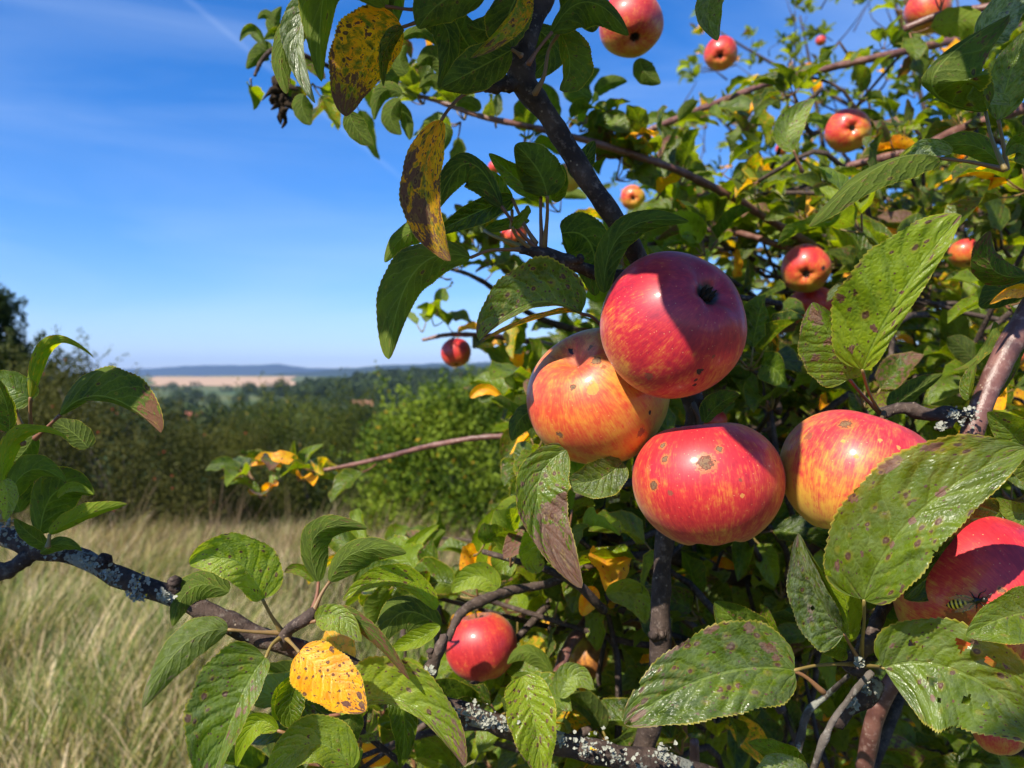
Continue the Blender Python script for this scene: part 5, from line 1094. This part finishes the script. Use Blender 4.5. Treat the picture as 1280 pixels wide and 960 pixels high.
# open sky and open views that the photograph keeps free of near leaves
CLEAR = [([(0, 0), (300, 0), (300, 100), (360, 200), (440, 200), (440, 120), (470, 190), (500, 150), (505, 190), (480, 420), (540, 400), (590, 330), (600, 360), (560, 400), (505, 440), (380, 470), (0, 470)], .0, 1e3),
         ([(0, 470), (540, 455), (620, 600), (460, 650), (420, 560), (260, 570), (280, 660), (380, 640), (230, 680), (235, 960), (0, 960)], .42, 6),
         ([(460, 470), (640, 500), (648, 560), (640, 640), (600, 690), (540, 660), (470, 650)], .5, 6), ([(585, 200), (640, 185), (560, 190), (590, 140), (640, 160), (655, 190)], .0, 4), ([(555, 345), (600, 330), (640, 345), (700, 345), (740, 385), (690, 405), (600, 420), (575, 400)], 0, 4),
         ([(820, 0), (875, 0), (890, 40), (940, 0), (985, 20), (1010, 0), (1050, 20), (1010, 80), (905, 108), (830, 145), (780, 130), (745, 130), (700, 150), (680, 110), (730, 60), (750, 70), (770, 75), (830, 75)], 0, 3.2),
         ([(690, 130), (715, 150), (735, 160), (745, 205), (735, 245), (700, 170)], 0, 4), ([(870, 168), (905, 150), (935, 200), (905, 235), (885, 225)], 0, 3.0)]
FRONT = [([(655, 350), (750, 310), (930, 310), (1000, 480), (1180, 520), (1260, 560), (1280, 960), (780, 960), (770, 700), (640, 560)], .47), ([(200, 650), (520, 650), (700, 850), (700, 960), (200, 960)], .46), ([(440, 0), (780, 0), (780, 130), (660, 150), (760, 370), (590, 440), (470, 440), (500, 160)], .45), ([(980, 240), (1280, 240), (1280, 560), (980, 560)], .47), ([(540, 750), (660, 750), (660, 860), (540, 860)], .75), ([(1160, 0), (1280, 0), (1280, 300), (1000, 300), (1000, 180)], .46),
         ([(975, 300), (1055, 300), (1055, 412), (978, 412)], 1.05), ([(1025, 130), (1095, 130), (1095, 195), (1025, 195)], 1.15), ([(740, 0), (835, 0), (835, 80), (740, 80)], 1.0), ([(545, 415), (600, 415), (600, 470), (545, 470)], 1.3), ([(875, 40), (930, 40), (930, 95), (875, 95)], 1.4), ([(1180, 290), (1232, 290), (1232, 340), (1180, 340)], 1.45)]
def keepclear(p):
    x, y, d = proj(p)
    if d < .25: return y > -40 and y < 1000 and -40 < x < 1320
    if not (-30 < x < 1310 and -30 < y < 990): return False
    for poly, d0, d1 in CLEAR:
        if d0 < d < d1 and inpoly(x, y, poly): return True
    for poly, d1 in FRONT:
        if d < d1 and inpoly(x, y, poly): return True
    for (ax_, ay_, ar_, ad_) in APX:
        if d < ad_ + .02 and ar_ < 50 and math.hypot(x - ax_, y - ay_) < ar_ + (8 if ar_ > 12 else 2): return True
    return d < .40
def fill(poly, n, d0, d1, L, seed, geo, pgeo, tw, nl=6, nu=7, nv=4, yp=.06, bias=1.0, root=None):
    r = np.random.default_rng(seed); xs = [p[0] for p in poly]; yy = [p[1] for p in poly]; k = 0; tries = 0
    root = fork if root is None else root
    while k < n and tries < n * 30:
        tries += 1; x = r.uniform(min(xs), max(xs)); y = r.uniform(min(yy), max(yy))
        if not inpoly(x, y, poly): continue
        d = d0 + (d1 - d0) * r.uniform() ** bias; c = P(x, y, d)
        if keepclear(c): continue
        k += 1; out = unit(unit(c - root) + np.array([0, 0, .5]) + r.normal(size=3) * .5)
        rosette(c, out, r, L, geo, pgeo, nl, nu, nv, yp)
        if tw is not None and r.uniform() < .75:
            l = r.uniform(.10, .32) * (L / .07); s = c - unit(out + r.normal(size=3) * .4) * l; m = (s + c) / 2 + r.normal(size=3) * .02
            if not keepclear(s) and not keepclear(m) and not shades(m, .01): tw.add(*tube_geo([s, m, c], [.0045 * L / .07, .003, .002], 7, 6, .12, k))
fol = Geo(); tw = Geo(); twl = Geo()
pg = restp
# along the traced far branches
r = np.random.default_rng(9)
for bi, pts in enumerate(FAR_BR[:12]):
    C = catmull(pts, max(4, int(sum(np.linalg.norm(np.array(pts[i + 1]) - pts[i]) for i in range(len(pts) - 1)) / (.055 if bi == 11 else .075))))
    for c in C:
        if bi == 7 and r.uniform() < .25: continue
        out = unit(r.normal(size=3) + np.array([0, -.1, .5])); c2 = c + out * r.uniform(.0, .03)
        rosette(c2, out, r, .058 if bi != 11 else .04, fol, pg, r.integers(2, 6), 12, 4, .10)
# hand placed rosettes: twig in front of the bushes, apple on the horizon, gaps in the sky
for (x, y, d, nl, L) in [(285, 592, 1.05, 2, .05), (318, 600, 1.04, 6, .055), (345, 590, 1.03, 7, .055), (372, 600, 1.03, 6, .055), (330, 625, 1.04, 5, .055), (400, 590, 1.02, 5, .055), (432, 560, 1.0, 5, .05), (460, 568, 1.0, 6, .055), (470, 580, 1.0, 5, .055), (498, 560, .99, 4, .05),
                         (560, 425, 1.17, 6, .06), (598, 445, 1.15, 6, .06), (620, 430, 1.2, 6, .06), (545, 395, 1.1, 4, .055), (640, 455, 1.2, 6, .06), (528, 415, 1.15, 3, .05), (580, 485, 1.1, 3, .05), (650, 490, 1.1, 5, .06), (620, 395, 1.15, 4, .06),
                         (596, 315, 1.0, 6, .045), (570, 340, 1.0, 5, .045), (615, 335, 1.0, 6, .045), (640, 330, 1.0, 5, .05), (560, 315, .98, 3, .045), (700, 265, 1.0, 5, .05), (690, 255, 1.1, 5, .05), (600, 300, 1.1, 4, .05),
                         (745, 160, .93, 7, .055), (725, 165, .93, 6, .055), (765, 175, .95, 6, .055), (745, 200, .95, 6, .055), (700, 185, .92, 4, .05), (620, 160, .9, 4, .045), (655, 180, .9, 5, .045), (580, 150, .9, 4, .045), (530, 130, .9, 6, .045), (500, 115, .92, 6, .045),
                         (790, 210, .95, 6, .06), (825, 200, .95, 6, .06), (850, 230, 1., 6, .06), (770, 225, .97, 6, .06), (820, 250, 1., 6, .06)]:
    rosette(P(x, y, d), Dv(r.normal() * .5, .6, .3), r, L, fol, pg, nl, 12, 4, .12)
fill([(690, 430), (760, 300), (860, 250), (960, 290), (1330, 200), (1330, 1000), (700, 1000), (640, 560)], 520, .62, 1.5, .055, 1, fol, pg, tw, bias=.8)
fill([(640, 480), (760, 300), (860, 240), (1330, 120), (1400, 1050), (680, 1000)], 960, 1.4, 2.9, .057, 2, fol, None, tw, nl=7, nu=5, nv=2, yp=.12)
fill([(950, 60), (1330, -40), (1330, 330), (940, 330), (900, 250)], 90, .85, 1.9, .050, 3, fol, pg, tw)
fill([(870, 60), (940, 80), (1000, 120), (960, 300), (860, 300), (840, 220)], 26, 1.1, 1.9, .06, 4, fol, pg, tw)
fill([(460, 700), (640, 620), (740, 640), (780, 960), (460, 1000), (520, 860)], 70, .55, 1.2, .058, 5, fol, pg, tw, nu=12, root=P(900, 800, .9))
fill([(600, 540), (700, 470), (760, 600), (760, 760), (620, 700)], 46, .6, 1.3, .062, 6, fol, pg, tw, nu=12)
fill([(820, 380), (1330, 150), (1330, 900), (820, 900)], 60, .8, 2.2, .05, 61, fol, None, twl, nl=2)
fill([(300, 900), (520, 840), (560, 1000), (300, 1000)], 12, .5, .8, .055, 8, fol, pg, tw, nu=12)
# crown continuing above the picture: it throws the shade on the top group
fill([(300, -700), (800, -700), (800, -45), (420, -45)], 60, .30, .62, .068, 7, fol, None, None)
fill([(800, -700), (1500, -500), (1500, -60), (830, -60)], 22, .5, 1.6, .066, 17, fol, None, None)
print('foliage leaves', len(fol.V), 'rest', len(rest.V))
for k in range(len(rest.V)): pass
allf = Geo()
for src in (rest, fol, OGEO):
    off = 0
    V = np.concatenate(src.V); Fq = np.concatenate(src.F[4]); allf.add(V, Fq, {k: np.concatenate(a) for k, a in src.A.items()}, np.concatenate(src.U))
o = tag(allf.build('foliage', M_LEAF, TREE), kind='stuff'); o['label'] = 'countless smaller leaves of the crown behind the foreground leaves, with unseen leaves added for shade'
tag(twl.build('twigs', M_BARKL, TREE), kind='stuff'); tag(pg.build('leaf_stalks', M_PET, TREE), kind='stuff'); tag(tw.build('twigs', M_BARK, TREE), kind='stuff')

# ------------------------------------------------------------------ a second apple tree further back at the upper right
b = np.array([3.6, 5.4, 0.]); b[2] = float(ground(b[0], b[1]))
T2 = tag(empty('apple_tree', b), 'farther apple tree with tiny looking leaves against the sky at upper right', 'tree')
g2 = Geo(); t2 = Geo(); f2 = b + [0, 0, 1.7]
g = Geo(); g.add(*tube_geo([b + [0, 0, -.2], b + [.05, 0, .8], f2], [.18, .14, .12], 16, 12, .1, 1)); g.build('trunk', M_BARKL, T2)
rb = np.random.default_rng(3)
for i, tg in enumerate([(900, 40, 4.6), (1000, 20, 4.8), (1100, -60, 5), (960, 150, 4.4), (1180, 60, 4.6), (1250, 120, 5), (1060, 240, 4.6), (880, 130, 4.5), (1150, 200, 5.5), (1300, -60, 5.2)]):
    e = P(*tg); m1 = (f2 + e) / 2 + rb.normal(size=3) * .2; g = Geo(); g.add(*tube_geo([f2 + rb.normal(size=3) * .04, m1, e], [.05, .025, .006], 24, 8, .1, i)); g.build('branch', M_BARK, T2)
LIT2 = LIT; 
fill([(840, 200), (870, 20), (900, 0), (960, 60), (985, -40), (1340, -200), (1340, 420), (760, 420), (760, 200)], 300, 3.6, 6.0, .075, 41, g2, None, t2, nl=7, nu=4, nv=2, yp=.05, root=f2)
fill([(690, 420), (760, 230), (1340, 200), (1340, 560), (700, 560)], 260, 3.8, 6.6, .09, 42, g2, None, None, nl=7, nu=4, nv=2, yp=.05, root=f2)
tag(g2.build('foliage', M_LEAF, T2), kind='stuff'); tag(t2.build('twigs', M_BARK, T2), kind='stuff')

# ------------------------------------------------------------------ wasp on the shaded apple
n = NT('wasp_body_surface'); x, y, z = n.sep(n.objco())
band = n.step(n.math('SINE', n.math('MULTIPLY', x, 3300.0)), -.1, .25); band = n.math('MULTIPLY', band, n.math('LESS_THAN', x, -.0008))
M_WASP = n.done(n.bsdf(n.mix(band, (.012, .010, .008), (.75, .55, .08)), .3, .5))
n = NT('wasp_wing_surface'); M_WING = n.done(n.bsdf((.35, .27, .16), .25, .5, **{'Alpha': .45}))
wc = P(1192, 757, .318 + .02); W = tag(empty('wasp', wc), 'black and yellow wasp feeding on the shaded red apple', 'wasp')
g = Geo(); mm = .001
g.add(*tube_geo(np.array([[.0015, 0, 0], [0, 0, 0], [-.0012, 0, -.0002], [-.004, 0, -.0005], [-.0075, 0, -.0012], [-.0105, 0, -.002]]), [.0008, .0006, .0008, .0024, .0022, .0003], 26, 12))
g.add(*tube_geo(np.array([[.001, 0, 0], [.003, 0, .0004], [.0052, 0, .0002]]), [.0006, .0021, .0009], 14, 12))
g.add(*tube_geo(np.array([[.0050, 0, .0001], [.0065, 0, -.0002], [.0078, 0, -.0009]]), [.0007, .0017, .0007], 12, 12))
for sy in (-1, 1):
    for k, (x0, x1) in enumerate([(.0042, .0075), (.003, .002), (.0018, -.004)]):
        g.add(*tube_geo(np.array([[x0, sy * .001, -.001], [(x0 + x1) / 2, sy * .003, .0006], [x1, sy * .0036, -.0028], [x1 + (.001 if k == 0 else -.001), sy * .0048, -.0034]]), [.00035, .00035, .00025, .0001], 10, 6))
    g.add(*tube_geo(np.array([[.0074, sy * .0005, .0004], [.0092, sy * .0015, .0018], [.0115, sy * .0028, .0008]]), [.0002, .0002, .00015], 8, 5))
wq = Matrix(((1, 0, 0), (0, 1, 0), (0, 0, 1)))
nz_ = Vector(unit(wc - P(1232, 748, .40))); xx = Vector(Dv(.85, .25, .3)); xx = (xx - nz_ * xx.dot(nz_)).normalized(); yy_ = nz_.cross(xx)
rotm = Matrix((xx, yy_, nz_)).transposed(); ap_r = 104 * .40 / F
W.rotation_euler = rotm.to_euler(); W.location = P(1232, 748, .40) + np.array(nz_) * (ap_r * 1.0 + .0030)
o = g.build('body', M_WASP); o.parent = W
for sy in (-1, 1):
    g = Geo(); k = 14; u = np.linspace(0, 1, k); wv = .0016 * np.sin(np.pi * u ** .7) + .0001
    a = np.stack([.003 - u * .0105, sy * (.0012 + u * .0022 + wv), .0022 + 0 * u], 1); c = np.stack([.003 - u * .0105, sy * (.0012 + u * .0022 - wv), .0018 + 0 * u], 1)
    g.add(np.concatenate([a, c]), np.stack([np.arange(k - 1), np.arange(1, k), k + np.arange(1, k), k + np.arange(k - 1)], 1)); o = g.build('wing', M_WING); o.parent = W

# ------------------------------------------------------------------ air
HAZE = True
if HAZE:
    me = bpy.data.meshes.new('haze'); bm = bmesh.new(); bmesh.ops.create_cube(bm, size=1.0); bm.to_mesh(me); bm.free()
    hz = bpy.data.objects.new('haze', me); col.objects.link(hz); hz.scale = (42000, 17000, 420); hz.location = (0, 6000, 140)
    m = bpy.data.materials.new('haze_air'); m.use_nodes = True; m.node_tree.nodes.clear(); oo = m.node_tree.nodes.new('ShaderNodeOutputMaterial'); pv = m.node_tree.nodes.new('ShaderNodeVolumePrincipled')
    pv.inputs['Color'].default_value = (.42, .62, 1.0, 1); pv.inputs['Density'].default_value = .00009; pv.inputs['Anisotropy'].default_value = .1
    m.node_tree.links.new(pv.outputs[0], oo.inputs['Volume']); me.materials.append(m); hz['kind'] = 'stuff'; hz['label'] = 'thin summer haze over the valley'
